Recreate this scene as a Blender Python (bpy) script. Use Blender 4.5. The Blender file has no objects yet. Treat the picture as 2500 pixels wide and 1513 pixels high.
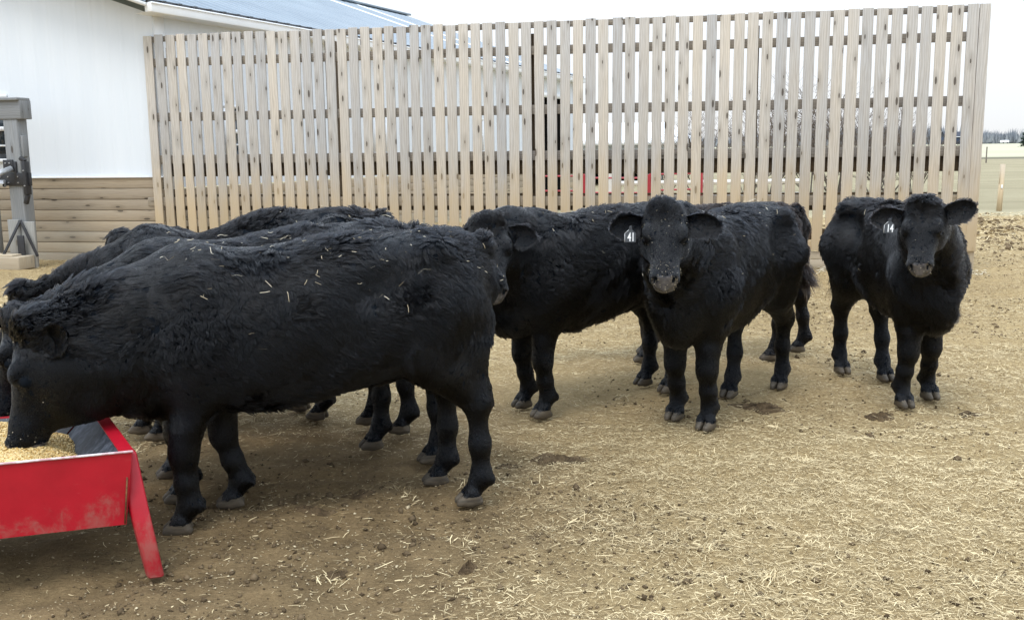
import bpy, math, random
import numpy as np
from mathutils import Vector, Matrix

RNG = np.random.default_rng(7)
random.seed(7)
S = bpy.context.scene
COL = S.collection
R = math.radians

# ------------------------------------------------------------------ camera
CAM_H = 1.5
PITCH = math.atan((756.5 - 365.0) / 2400.0)
ROLL = R(0.7)
cam_d = bpy.data.cameras.new('camera')
cam_d.sensor_width = 36.0
cam_d.lens = 36.0 * 2400.0 / 2500.0
cam_d.clip_start = 0.05
cam_d.clip_end = 5000.0
cam = bpy.data.objects.new('camera', cam_d)
COL.objects.link(cam)
fwd = Vector((0, math.cos(PITCH), -math.sin(PITCH)))
up0 = Vector((0, math.sin(PITCH), math.cos(PITCH)))
rt0 = Vector((1, 0, 0))
rt = math.cos(ROLL) * rt0 - math.sin(ROLL) * up0
up = math.cos(ROLL) * up0 + math.sin(ROLL) * rt0
cam.matrix_world = Matrix(((rt.x, up.x, -fwd.x, 0), (rt.y, up.y, -fwd.y, 0), (rt.z, up.z, -fwd.z, CAM_H), (0, 0, 0, 1)))
S.camera = cam

# ------------------------------------------------------------------ sky, sun, exposure
SUN_ELEV, SUN_AZ = R(62), R(205)      # azimuth clockwise from +Y: high, behind the camera
world = bpy.data.worlds.new('World')
S.world = world
world.use_nodes = True
wn, wl = world.node_tree.nodes, world.node_tree.links
wn.clear()
wo = wn.new('ShaderNodeOutputWorld')
bg = wn.new('ShaderNodeBackground')
sky = wn.new('ShaderNodeTexSky')
sky.sky_type = 'NISHITA'
sky.sun_disc = False
sky.sun_elevation = SUN_ELEV
sky.sun_rotation = SUN_AZ
tc = wn.new('ShaderNodeTexCoord')
sp = wn.new('ShaderNodeSeparateXYZ')
cr = wn.new('ShaderNodeValToRGB')       # overcast deck: paler and dimmer at the horizon, brightest overhead
cr.color_ramp.elements[0].position = 0.0
cr.color_ramp.elements[0].color = (7.3, 7.4, 7.5, 1)
cr.color_ramp.elements[1].position = 1.0
cr.color_ramp.elements[1].color = (18.5, 21.6, 25.6, 1)
nz = wn.new('ShaderNodeTexNoise')
nz.inputs['Scale'].default_value = 2.2
nz.inputs['Detail'].default_value = 4
mr = wn.new('ShaderNodeMapRange')
mr.inputs['To Min'].default_value = 0.93
mr.inputs['To Max'].default_value = 1.07
mul = wn.new('ShaderNodeMixRGB'); mul.blend_type = 'MULTIPLY'; mul.inputs[0].default_value = 1.0
mix = wn.new('ShaderNodeMixRGB'); mix.inputs[0].default_value = 0.94
wl.new(tc.outputs['Generated'], sp.inputs[0])
wl.new(sp.outputs['Z'], cr.inputs[0])
wl.new(tc.outputs['Generated'], nz.inputs['Vector'])
wl.new(nz.outputs['Fac'], mr.inputs['Value'])
wl.new(cr.outputs[0], mul.inputs[1]); wl.new(mr.outputs[0], mul.inputs[2])
wl.new(sky.outputs[0], mix.inputs[1]); wl.new(mul.outputs[0], mix.inputs[2])
wl.new(mix.outputs[0], bg.inputs['Color'])
bg.inputs['Strength'].default_value = 0.1
wl.new(bg.outputs[0], wo.inputs['Surface'])

sun_d = bpy.data.lights.new('sun', 'SUN')
sun_d.energy = 1.4
sun_d.angle = R(20)
sun_d.color = (1.0, 0.965, 0.92)
sun = bpy.data.objects.new('sun', sun_d)
COL.objects.link(sun)
sd = Vector((math.sin(SUN_AZ) * math.cos(SUN_ELEV), math.cos(SUN_AZ) * math.cos(SUN_ELEV), math.sin(SUN_ELEV)))
sun.rotation_euler = sd.to_track_quat('Z', 'Y').to_euler()

S.view_settings.view_transform = 'Standard'
S.view_settings.look = 'None'
S.view_settings.exposure = 0.38
S.view_settings.gamma = 1.0
S.cycles.max_bounces = 6
S.cycles.use_adaptive_sampling = True
S.cycles.adaptive_threshold = 0.015
S.cycles.use_denoising = True

# ------------------------------------------------------------------ node helpers
class NT:
    def __init__(s, name):
        s.m = bpy.data.materials.new(name); s.m.use_nodes = True
        s.t = s.m.node_tree; s.n = s.t.nodes; s.l = s.t.links
        s.b = s.n['Principled BSDF']
    def new(s, typ, **kw):
        n = s.n.new(typ)
        for k, v in kw.items():
            if hasattr(n, k): setattr(n, k, v)
        return n
    def link(s, a, b): s.l.new(a, b)
    def noise(s, vec, scale, detail=4, rough=0.55, dist=0.0):
        n = s.new('ShaderNodeTexNoise')
        n.inputs['Scale'].default_value = scale; n.inputs['Detail'].default_value = detail
        n.inputs['Roughness'].default_value = rough; n.inputs['Distortion'].default_value = dist
        if vec is not None: s.link(vec, n.inputs['Vector'])
        return n.outputs['Fac']
    def ramp(s, fac, stops):
        n = s.new('ShaderNodeValToRGB')
        e = n.color_ramp.elements
        while len(e) < len(stops): e.new(0.5)
        for el, (p, c) in zip(e, stops):
            el.position = p; el.color = c if len(c) == 4 else (*c, 1)
        s.link(fac, n.inputs[0]); return n.outputs[0]
    def mix(s, fac, a, b, mode='MIX'):
        n = s.new('ShaderNodeMixRGB'); n.blend_type = mode
        for i, v in ((0, fac), (1, a), (2, b)):
            if isinstance(v, (int, float)): n.inputs[i].default_value = v
            elif isinstance(v, tuple): n.inputs[i].default_value = v if len(v) == 4 else (*v, 1)
            else: s.link(v, n.inputs[i])
        return n.outputs[0]
    def math(s, op, a, b=0.0, clamp=False):
        n = s.new('ShaderNodeMath'); n.operation = op; n.use_clamp = clamp
        for i, v in ((0, a), (1, b)):
            if isinstance(v, (int, float)): n.inputs[i].default_value = v
            else: s.link(v, n.inputs[i])
        return n.outputs[0]
    def rng(s, v, a, b, c=0.0, d=1.0, smooth=False):
        n = s.new('ShaderNodeMapRange')
        if smooth: n.interpolation_type = 'SMOOTHSTEP'
        s.link(v, n.inputs['Value'])
        n.inputs['From Min'].default_value = a; n.inputs['From Max'].default_value = b
        n.inputs['To Min'].default_value = c; n.inputs['To Max'].default_value = d
        return n.outputs['Result']
    def mapping(s, vec, scale=(1, 1, 1), loc=(0, 0, 0)):
        n = s.new('ShaderNodeMapping'); n.inputs['Scale'].default_value = scale; n.inputs['Location'].default_value = loc
        s.link(vec, n.inputs['Vector']); return n.outputs[0]
    def bump(s, h, strength, dist):
        n = s.new('ShaderNodeBump'); n.inputs['Strength'].default_value = strength; n.inputs['Distance'].default_value = dist
        s.link(h, n.inputs['Height']); s.link(n.outputs[0], s.b.inputs['Normal'])
    def pos(s): return s.new('ShaderNodeNewGeometry').outputs['Position']
    def obj(s): return s.new('ShaderNodeTexCoord').outputs['Object']
    def uv(s): return s.new('ShaderNodeTexCoord').outputs['UV']
    def attr(s, name):
        n = s.new('ShaderNodeAttribute'); n.attribute_name = name; return n
    def set(s, **kw):
        for k, v in kw.items():
            inp = s.b.inputs[k]
            if isinstance(v, (int, float, tuple)): inp.default_value = (*v, 1) if isinstance(v, tuple) and len(v) == 3 else v
            else: s.link(v, inp)
        return s

def wood_mat(name, grey, tan, dark, stain=(0.30, 0.20, 0.08), stain_top=1.0, stain_amt=0.55, ring=0.30):
    t = NT(name)
    uv = t.uv(); tint = t.attr('tint').outputs['Fac']
    streak = t.noise(t.mapping(uv, (90, 3.0, 1)), 1.0, 5, 0.6)
    rings = t.new('ShaderNodeTexWave'); rings.wave_type = 'BANDS'; rings.bands_direction = 'X'
    t.link(t.mapping(uv, (1, 0.16, 1)), rings.inputs['Vector'])
    rings.inputs['Scale'].default_value = 11; rings.inputs['Distortion'].default_value = 9.0
    rings.inputs['Detail'].default_value = 2; rings.inputs['Detail Scale'].default_value = 1.1
    blotch = t.noise(t.mapping(uv, (7, 0.9, 1)), 1.0, 3, 0.6)
    base = t.mix(t.rng(t.math('ADD', t.math('MULTIPLY', tint, 0.34), t.math('MULTIPLY', blotch, 0.9)), 0.32, 0.9), grey, tan)
    c = t.mix(t.rng(rings.outputs['Fac'], 0.1, 1.0, 0.0, ring), base, dark)
    c = t.mix(t.rng(streak, 0.5, 0.72, 0.0, 0.5), c, dark)
    # knots, sparse ovals along each board
    v = t.new('ShaderNodeTexVoronoi'); v.voronoi_dimensions = '2D'; v.inputs['Scale'].default_value = 1.0
    v.inputs['Randomness'].default_value = 0.85
    t.link(t.mapping(uv, (8.3, 2.3, 1)), v.inputs['Vector'])
    sel = t.new('ShaderNodeSeparateColor'); t.link(v.outputs['Color'], sel.inputs[0])
    pick = t.math('GREATER_THAN', sel.outputs[0], 0.52)
    size = t.math('MULTIPLY', sel.outputs[1], 0.09)
    kn = t.math('MULTIPLY', t.math('LESS_THAN', v.outputs['Distance'], t.math('ADD', size, 0.025)), pick)
    halo = t.math('MULTIPLY', t.rng(v.outputs['Distance'], 0.34, 0.08, 0.0, 0.45), pick)
    c = t.mix(halo, c, tuple(0.45 * a for a in tan))
    c = t.mix(t.math('MULTIPLY', kn, 0.88), c, (0.07, 0.055, 0.042))
    sz = t.new('ShaderNodeSeparateXYZ'); t.link(t.pos(), sz.inputs[0])
    zz = t.math('ADD', sz.outputs[2], t.math('MULTIPLY', t.math('SUBTRACT', t.noise(t.mapping(uv, (5, 1.3, 1)), 1.0, 3), 0.5), 1.3))
    c = t.mix(t.rng(zz, stain_top + 0.5, stain_top - 0.7, 0.0, stain_amt, True), c, stain)
    v2 = t.mix(1.0, c, t.mix(tint, (0.86, 0.87, 0.885), (1.06, 1.05, 1.03)), 'MULTIPLY')
    t.set(**{'Base Color': v2, 'Roughness': 0.82, 'Specular IOR Level': 0.25})
    t.bump(t.math('ADD', streak, t.math('MULTIPLY', rings.outputs['Fac'], 0.5 if ring > 0.2 else 0.0)), 0.35, 0.002)
    return t.m

def paint_mat(name, col, rough=0.5, var=0.12, scale=3.0, spec=0.5, metal=0.0):
    t = NT(name)
    n = t.noise(t.obj(), scale, 6, 0.6)
    c = t.mix(t.rng(n, 0.3, 0.7), tuple(a * (1 - var) for a in col), tuple(min(1, a * (1 + var)) for a in col))
    t.set(**{'Base Color': c, 'Roughness': t.rng(n, 0.3, 0.7, rough * 0.85, min(1, rough * 1.15)), 'Metallic': metal, 'Specular IOR Level': spec})
    t.bump(t.noise(t.obj(), scale * 9, 3), 0.08, 0.003)
    return t.m

M = {}
M['slat'] = wood_mat('weathered_slat_wood', (0.465, 0.455, 0.44), (0.52, 0.465, 0.39), (0.25, 0.21, 0.17), stain=(0.53, 0.405, 0.245), stain_top=1.1, stain_amt=0.85)
M['rail'] = wood_mat('shaded_rail_wood', (0.22, 0.20, 0.18), (0.27, 0.23, 0.18), (0.10, 0.085, 0.07), stain=(0.40, 0.32, 0.21), stain_amt=0.7)  # shade behind the slats is put into this darker rail colour
M['darkplank'] = wood_mat('dark_brown_plank', (0.085, 0.06, 0.036), (0.11, 0.075, 0.04), (0.03, 0.022, 0.015), stain_amt=0.0)  # plain dark brown for the backing planks and posts
M['wainscot'] = wood_mat('wainscot_wood', (0.37, 0.305, 0.225), (0.41, 0.32, 0.21), (0.17, 0.115, 0.07), stain=(0.44, 0.39, 0.30), stain_top=0.35, stain_amt=0.7, ring=0.13)
M['greypost'] = wood_mat('grey_post_wood', (0.26, 0.27, 0.28), (0.29, 0.285, 0.265), (0.15, 0.15, 0.145), stain=(0.34, 0.31, 0.255), stain_top=0.4, stain_amt=0.6)

def wall_mat():
    t = NT('white_steel_siding')
    n = t.noise(t.mapping(t.obj(), (3, 3, 0.35)), 1.0, 5, 0.6)
    c = t.mix(t.rng(n, 0.35, 0.7), (0.665, 0.70, 0.73), (0.705, 0.735, 0.76))
    t.set(**{'Base Color': c, 'Roughness': 0.45, 'Specular IOR Level': 0.3})
    return t.m
M['white'] = wall_mat()
M['trim'] = paint_mat('white_trim', (0.80, 0.81, 0.81), 0.4, 0.03)
def roof_mat():
    t = NT('blue_grey_steel_roof')
    n = t.noise(t.obj(), 0.7, 6, 0.6)
    c = t.mix(t.rng(n, 0.3, 0.7), (0.17, 0.215, 0.26), (0.23, 0.28, 0.325))
    t.set(**{'Base Color': c, 'Roughness': 0.38, 'Specular IOR Level': 0.5})
    return t.m
M['roof'] = roof_mat()
M['skylight'] = paint_mat('white_roof_panel', (0.82, 0.84, 0.85), 0.4, 0.03)
M['black'] = paint_mat('black_iron', (0.018, 0.018, 0.02), 0.5, 0.3, 20)
M['dark'] = paint_mat('interior_shade', (0.016, 0.015, 0.014), 0.9, 0.3, 2, 0.1)  # shade inside the doorway and shed bay, painted as near-black
M['pipe'] = paint_mat('galvanised_pipe', (0.62, 0.64, 0.66), 0.35, 0.1, 14, 0.5, 0.6)
M['bolt'] = paint_mat('bolt_steel', (0.5, 0.5, 0.5), 0.35, 0.1, 40, 0.5, 0.9)
def glass_mat():
    t = NT('window_glass'); t.set(**{'Base Color': (0.03, 0.04, 0.05), 'Roughness': 0.06, 'Specular IOR Level': 0.6}); return t.m
M['glass'] = glass_mat()
def red_mat():
    t = NT('red_trough_paint')
    o = t.obj()
    n = t.noise(o, 5, 6, 0.65); d = t.noise(t.mapping(o, (1, 1, 0.8)), 7, 8, 0.75, 0.15)
    c = t.mix(t.rng(n, 0.3, 0.7), (0.33, 0.006, 0.016), (0.44, 0.009, 0.022))
    sz = t.new('ShaderNodeSeparateXYZ'); t.link(t.pos(), sz.inputs[0])
    low = t.rng(sz.outputs[2], 0.42, 0.12, -0.06, 0.16)
    dust = t.rng(t.math('ADD', d, low), 0.56, 0.74, 0.0, 0.6, True)
    c = t.mix(dust, c, (0.30, 0.115, 0.09))
    scr = t.noise(t.mapping(o, (8, 8, 90)), 1.0, 3, 0.6, 1.2)
    c = t.mix(t.rng(scr, 0.70, 0.78, 0, 0.35), c, (0.55, 0.25, 0.22))
    t.set(**{'Base Color': c, 'Roughness': t.mix(dust, (0.33,) * 3, (0.7,) * 3), 'Specular IOR Level': 0.4})
    t.bump(t.math('ADD', t.math('MULTIPLY', d, 0.3), t.math('MULTIPLY', t.noise(o, 4.5, 2), 2.0)), 0.25, 0.012)
    return t.m
M['red'] = red_mat()
def liner_mat():
    t = NT('worn_grey_liner')
    o = t.obj()
    d = t.noise(t.mapping(o, (30, 30, 6)), 1.0, 6, 0.7, 0.8)
    c = t.mix(t.rng(d, 0.45, 0.72), (0.014, 0.018, 0.025), (0.085, 0.095, 0.115))
    t.set(**{'Base Color': c, 'Roughness': 0.55})
    return t.m
M['liner'] = liner_mat()
def tint_mat(name, a, b, rough=0.8, spec=0.2):
    t = NT(name)
    c = t.mix(t.attr('tint').outputs['Fac'], a, b)
    t.set(**{'Base Color': c, 'Roughness': rough, 'Specular IOR Level': spec})
    return t.m
M['straw'] = tint_mat('dry_straw', (0.21, 0.142, 0.062), (0.70, 0.57, 0.335), 0.6, 0.3)
M['grain'] = tint_mat('feed_grain', (0.50, 0.31, 0.09), (0.74, 0.58, 0.30), 0.55, 0.35)
M['clod'] = tint_mat('dirt_clod', (0.06, 0.041, 0.023), (0.17, 0.122, 0.07), 0.95, 0.1)
M['spill'] = tint_mat('spilled_grain_bits', (0.26, 0.19, 0.10), (0.60, 0.50, 0.32), 0.6, 0.3)
M['hay'] = tint_mat('hay_bit', (0.40, 0.32, 0.19), (0.70, 0.64, 0.50), 0.6, 0.3)

# ------------------------------------------------------------------ object helpers
def tag(o, label, cat, group=None, kind=None):
    if kind: o['kind'] = kind
    if label: o['label'] = label
    if cat: o['category'] = cat
    if group: o['group'] = group
    return o
def empty(name, loc, label, cat, group=None, rz=0.0):
    o = bpy.data.objects.new(name, None); COL.objects.link(o)
    o.location = loc; o.rotation_euler = (0, 0, rz); o.empty_display_size = 0.2
    return tag(o, label, cat, group)
def mesh_np(name, V, F, mat, parent=None, smooth=False, tint=None, uv=None, mats=None, midx=None):
    V = np.asarray(V, np.float32); F = np.asarray(F, np.int32)
    me = bpy.data.meshes.new(name)
    k = F.shape[1]
    me.vertices.add(len(V)); me.vertices.foreach_set('co', V.ravel())
    me.loops.add(F.size); me.loops.foreach_set('vertex_index', F.ravel())
    me.polygons.add(len(F))
    me.polygons.foreach_set('loop_start', np.arange(0, F.size, k, dtype=np.int32))
    if smooth: me.polygons.foreach_set('use_smooth', np.ones(len(F), bool))
    for m in (mats or [mat]): me.materials.append(m)
    if midx is not None: me.polygons.foreach_set('material_index', np.asarray(midx, np.int32))
    if tint is not None:
        a = me.attributes.new('tint', 'FLOAT', 'POINT'); a.data.foreach_set('value', np.asarray(tint, np.float32))
    if uv is not None:
        u = me.uv_layers.new(name='UVMap'); u.data.foreach_set('uv', np.asarray(uv, np.float32).ravel())
    me.update(calc_edges=True); me.validate()
    o = bpy.data.objects.new(name, me); COL.objects.link(o)
    if parent is not None: o.parent = parent
    return o

class MB:
    """collects boxes, tubes and quads into ONE mesh, in the parent's own coordinates"""
    def __init__(s): s.v = []; s.f = []; s.uv = []; s.t = []; s.n = 0
    def quad(s, p, uv=None, tint=0.5):
        s.v += [tuple(x) for x in p]; s.f.append((s.n, s.n + 1, s.n + 2, s.n + 3)); s.n += 4
        s.uv += uv or [(0, 0), (1, 0), (1, 1), (0, 1)]; s.t += [tint] * 4
    def box(s, c, ax, ay, az, tint=None, along=2):
        """centre c, half-extent vectors ax, ay, az; the grain runs along axis number `along`"""
        tint = random.random() if tint is None else tint
        c = Vector(c); A = [Vector(ax), Vector(ay), Vector(az)]
        o = (random.uniform(0, 60), random.uniform(0, 60))
        ln = [a.length for a in A]
        for i in range(3):
            j, k = (i + 1) % 3, (i + 2) % 3
            if k == along: a, b = j, k
            elif j == along: a, b = k, j
            else: a, b = j, k
            for sg in (1, -1):
                cs = [(-1, -1), (1, -1), (1, 1), (-1, 1)]
                if sg < 0: cs = cs[::-1]
                ids = []
                for u, v in cs:
                    q = [0, 0, 0]; q[i], q[j], q[k] = sg, u, v
                    ids.append(s.n + (q[0] > 0) * 4 + (q[1] > 0) * 2 + (q[2] > 0))
                    d = {j: u, k: v}
                    s.uv.append((o[0] + d[a] * ln[a] + ln[i] * sg, o[1] + d[b] * ln[b]))
                s.f.append(tuple(ids))
        for x in (-1, 1):
            for y in (-1, 1):
                for z in (-1, 1):
                    s.v.append(tuple(c + A[0] * x + A[1] * y + A[2] * z)); s.t.append(tint)
        s.n += 8
    def aabox(s, lo, hi, tint=None, along=2):
        lo, hi = Vector(lo), Vector(hi); h = (hi - lo) / 2
        s.box((lo + hi) / 2, (h.x, 0, 0), (0, h.y, 0), (0, 0, h.z), tint, along)
    def bar(s, p, q, w, d, side=(0, 0, 1), tint=None):
        p, q = Vector(p), Vector(q); z = (q - p) / 2
        x = z.cross(Vector(side)).normalized() * w / 2
        y = z.cross(x).normalized() * d / 2
        s.box((p + q) / 2, x, y, z, tint, 2)
    def tube(s, p, q, r0, r1=None, n=8, tint=0.5, cap=True):
        r1 = r0 if r1 is None else r1
        p, q = Vector(p), Vector(q); z = (q - p).normalized()
        x = z.orthogonal().normalized(); y = z.cross(x)
        A = [p + (x * math.cos(a) + y * math.sin(a)) * r0 for a in [2 * math.pi * i / n for i in range(n)]]
        B = [q + (x * math.cos(a) + y * math.sin(a)) * r1 for a in [2 * math.pi * i / n for i in range(n)]]
        for i in range(n):
            k = (i + 1) % n
            s.quad([A[i], A[k], B[k], B[i]], tint=tint)
        if cap:
            for i in range(1, n - 1, 2):
                k = (i + 2) % n
                s.quad([q, B[i], B[i + 1], B[k]], tint=tint); s.quad([p, A[k], A[i + 1], A[i]], tint=tint)
            s.quad([q, B[0], B[1], B[1]], tint=tint) if n % 2 else None
            s.quad([q, B[n - 1], B[0], B[1]], tint=tint) if n % 2 == 0 else None
    def build(s, name, mat, parent=None, smooth=False):
        return mesh_np(name, np.array([tuple(v) for v in s.v]), np.array(s.f), mat, parent, smooth, s.t, s.uv)

def bevel(o, w=0.004, seg=2):
    m = o.modifiers.new('bevel', 'BEVEL'); m.width = w; m.segments = seg; m.limit_method = 'ANGLE'
    return o
def weld(o):
    m = o.modifiers.new('weld', 'WELD'); m.merge_threshold = 0.0004
    return o

# ------------------------------------------------------------------ ground
_gk = [(RNG.normal(size=2), RNG.uniform(0, 6.28)) for _ in range(40)]
def gz(x, y):
    """ground height: churned yard near the camera, pasture lifting slightly far away"""
    x = np.asarray(x, np.float64); y = np.asarray(y, np.float64)
    z = np.zeros_like(x)
    for i, (k, ph) in enumerate(_gk):
        f = (3.5, 8.0, 15.0, 26.0)[i % 4]; a = (0.0042, 0.0034, 0.0026, 0.0017)[i % 4]
        z += a * np.sin(f * (k[0] * x + k[1] * y) + ph)
    amp = np.clip(1.2 - np.abs(y - 7) / 30, 0.0, 1.0) * np.clip(1.3 - np.abs(x) / 20, 0, 1)
    t = np.clip((y - 30) / 230.0, 0, 1); rise = 1.36 * t * t * (3 - 2 * t)
    return (z - 0.006) * amp + rise

def graded(dense0, dense1, step, far0, far1, g=1.18):
    a = list(np.arange(dense0, dense1, step)); d = step; x = a[-1]
    while x < far1: d *= g; x += d; a.append(x)
    d = step; x = a[0]; b = []
    while x > far0: d *= g; x -= d; b.append(x)
    return np.array(b[::-1] + a)
xs = graded(-3.2, 5.2, 0.035, -1400, 1400); ys = graded(2.0, 13.5, 0.035, -40, 2600)
gx, gy = np.meshgrid(xs, ys, indexing='ij')
GV = np.stack([gx, gy, gz(gx, gy)], -1).reshape(-1, 3)
ii = np.arange(len(xs) * len(ys)).reshape(len(xs), len(ys))
GF = np.stack([ii[:-1, :-1], ii[1:, :-1], ii[1:, 1:], ii[:-1, 1:]], -1).reshape(-1, 4)

def ground_mat():
    t = NT('yard_dirt_and_pasture')
    p = t.pos()
    s = t.new('ShaderNodeSeparateXYZ'); t.link(p, s.inputs[0])
    big = t.noise(p, 0.9, 5, 0.6, 0.4); mid = t.noise(p, 5.0, 6, 0.65, 0.3); fine = t.noise(p, 60, 6, 0.7)
    chaff = t.noise(t.mapping(p, (40, 95, 40)), 1.0, 5, 0.75, 0.8)
    dirt = t.mix(t.rng(mid, 0.36, 0.66), (0.155, 0.104, 0.052), (0.28, 0.193, 0.098))
    dirt = t.mix(t.rng(fine, 0.35, 0.72), t.mix(1.0, dirt, (0.62, 0.6, 0.58), 'MULTIPLY'), dirt)
    dusty = t.mix(t.rng(chaff, 0.40, 0.66), (0.285, 0.203, 0.100), (0.56, 0.425, 0.22))
    # trampled bare mud under the feeding cattle and round the trough, straw litter elsewhere
    dx = t.math('ADD', s.outputs[0], 0.9); dx = t.math('MULTIPLY', dx, t.rng(dx, -0.2, 0.2, 0.62, 0.88))
    dy = t.math('MULTIPLY', t.math('SUBTRACT', s.outputs[1], 4.0), 0.62)
    rr = t.math('SQRT', t.math('ADD', t.math('MULTIPLY', dx, dx), t.math('MULTIPLY', dy, dy)))
    litter = t.rng(t.math('ADD', rr, t.math('MULTIPLY', t.math('SUBTRACT', big, 0.5), 1.5)), 0.55, 1.55, 0.12, 0.85, True)
    c = t.mix(litter, dirt, dusty)
    c = t.mix(t.rng(t.noise(p, 2.2, 6, 0.7, 0.6), 0.60, 0.70, 0, 0.6), c, (0.085, 0.058, 0.034))
    # pasture beyond the yard
    pn = t.noise(t.mapping(p, (0.16, 0.5, 1)), 1.0, 6, 0.65); pf = t.noise(t.mapping(p, (3, 9, 1)), 1.0, 5, 0.7)
    past = t.mix(t.rng(pn, 0.3, 0.7), (0.235, 0.20, 0.12), (0.335, 0.29, 0.185))
    past = t.mix(t.rng(pf, 0.55, 0.75, 0, 0.55), past, (0.15, 0.13, 0.07))
    edge = t.math('ADD', s.outputs[1], t.math('MULTIPLY', t.math('SUBTRACT', t.noise(p, 0.5, 4), 0.5), 4.0))
    c = t.mix(t.rng(edge, 20.2, 21.6), c, past)
    c = t.mix(t.math('MULTIPLY', t.rng(edge, 20.5, 21.2), t.rng(edge, 23.0, 21.6)), c, (0.40, 0.35, 0.23))
    farf = t.mix(t.rng(t.noise(t.mapping(p, (0.02, 0.05, 1)), 1.0, 4), 0.3, 0.7), (0.40, 0.375, 0.26), (0.46, 0.43, 0.31))
    c = t.mix(t.rng(s.outputs[1], 88, 96), c, farf)
    c = t.mix(t.math('MULTIPLY', t.rng(s.outputs[1], 84, 86), t.rng(s.outputs[1], 94, 90)), c, (0.13, 0.12, 0.08))
    t.set(**{'Base Color': c, 'Roughness': 0.95, 'Specular IOR Level': 0.15})
    t.bump(t.math('ADD', t.math('MULTIPLY', mid, 1.0), t.math('ADD', t.math('MULTIPLY', fine, 0.35), t.math('ADD', t.math('MULTIPLY', chaff, 0.35), t.math('MULTIPLY', t.noise(p, 19, 5, 0.65, 0.5), 0.7)))), 1.0, 0.03)
    return t.m
M['ground'] = ground_mat()
g_o = mesh_np('ground', GV, GF, M['ground'], smooth=True)
tag(g_o, None, None, kind='structure')

# ------------------------------------------------------------------ barn
C0 = Vector((-4.87, 13.92, 0.0))
TH = R(24.2)
LD = Vector((math.sin(TH), math.cos(TH), 0))          # along the eave, away from the camera
LN = Vector((math.cos(TH), -math.sin(TH), 0))         # long wall's outward normal
GD = Vector((-math.cos(R(11.5)), math.sin(R(11.5)), 0))  # along the end wall, to the left
GN = Vector((-math.sin(R(11.5)), -math.cos(R(11.5)), 0)) # end wall's outward normal
UP = Vector((0, 0, 1))
LONG, EAVE, PIT, HALF = 16.5, 3.50, 0.36, 5.85
barn = empty('barn', C0, 'long white metal barn with blue grey ribbed roof and plank base behind the slat fence', 'barn')

def wall_strip(mb, o, d, n, s0, s1, z0, z1, t0=0.0, t1=0.06, tint=None, along=None):
    """upright slab on a wall plane: from s0 to s1 along d, z0 to z1, from t0 to t1 out along n"""
    c = o + d * ((s0 + s1) / 2) + n * ((t0 + t1) / 2) + UP * ((z0 + z1) / 2)
    mb.box(c, d * ((s1 - s0) / 2), n * ((t1 - t0) / 2), UP * ((z1 - z0) / 2), tint, 2 if along is None else along)

Z0 = Vector((0, 0, 0))
# end wall: ribbed siding, its top following the roof slope
mb = MB()
WB = 1.17
inward = -LN
def roof_z(p): return EAVE + max(0.0, (p.dot(inward))) * PIT
def siding(mb, o, d, n, s0, s1, z0, ztop, rib=0.229):
    s = s0
    while s < s1 - 1e-4:
        e = min(s + rib, s1)
        prof = [(s, 0.0), (s + 0.018, 0.0025), (s + 0.046, 0.0025), (s + 0.064, 0.0), (e, 0.0)]
        for (a, ta), (b, tb) in zip(prof[:-1], prof[1:]):
            if b > e: b = e
            if b <= a: continue
            pa, pb = o + d * a + n * ta, o + d * b + n * tb
            mb.quad([pa + UP * z0, pb + UP * z0, pb + UP * ztop(d * b), pa + UP * ztop(d * a)], tint=0.5)
        s = e
siding(mb, Z0, GD, GN, 0.0, 6.4, WB + 0.02, lambda p: roof_z(p) - 0.12)
mb.build('gable_wall', M['white'], barn)
mb = MB()
for k in range(8):
    z1 = WB - k * 0.153
    wall_strip(mb, Z0, GD, GN, -0.0, 6.4, max(z1 - 0.147, -0.05), z1, -0.03, 0.022 + 0.004 * (k % 2), along=0)
wall_strip(mb, Z0, GD, GN, -0.0, 6.4, -0.05, WB + 0.02, -0.09, -0.032, 0.0, along=0)
bevel(mb.build('plank_base', M['wainscot'], barn), 0.006)
mb = MB(); wall_strip(mb, Z0, GD, GN, -0.02, 6.4, WB + 0.0, WB + 0.022, 0.005, 0.045)
mb.build('drip_edge', M['trim'], barn)
# long wall with a door opening
mb = MB()
DS0, DS1, DZ = 12.95, 15.75, 2.86
zt = lambda p: EAVE - 0.10
siding(mb, Z0, LD, LN, 0.0, DS0, 1.02, zt); siding(mb, Z0, LD, LN, DS0, DS1, DZ, zt); siding(mb, Z0, LD, LN, DS1, LONG, 1.02, zt)
mb.build('side_wall', M['white'], barn)
mb = MB()
for k in range(7):
    z1 = 1.0 - k * 0.153
    for a, b in ((0.0, DS0), (DS1, LONG)):
        wall_strip(mb, Z0, LD, LN, a, b, max(z1 - 0.147, -0.05), z1, -0.03, 0.022 + 0.004 * (k % 2), along=0)
bevel(mb.build('plank_base', M['wainscot'], barn), 0.006)
mb = MB()   # doorway recess, an open stall with its shade put into the near-black colour
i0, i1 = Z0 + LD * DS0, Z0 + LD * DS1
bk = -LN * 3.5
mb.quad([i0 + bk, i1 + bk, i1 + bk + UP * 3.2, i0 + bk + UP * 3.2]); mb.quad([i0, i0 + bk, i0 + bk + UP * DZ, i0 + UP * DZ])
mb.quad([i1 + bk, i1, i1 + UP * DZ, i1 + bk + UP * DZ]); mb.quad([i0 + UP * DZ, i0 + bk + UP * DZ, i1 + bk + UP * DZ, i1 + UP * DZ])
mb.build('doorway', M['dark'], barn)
mb = MB()
wall_strip(mb, Z0, LD, LN, DS0 - 0.14, DS0, 0, DZ + 0.13, 0.0, 0.05); wall_strip(mb, Z0, LD, LN, DS1, DS1 + 0.14, 0, DZ + 0.13, 0.0, 0.05)
wall_strip(mb, Z0, LD, LN, DS0, DS1, DZ, DZ + 0.13, 0.0, 0.048, along=0)
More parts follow.
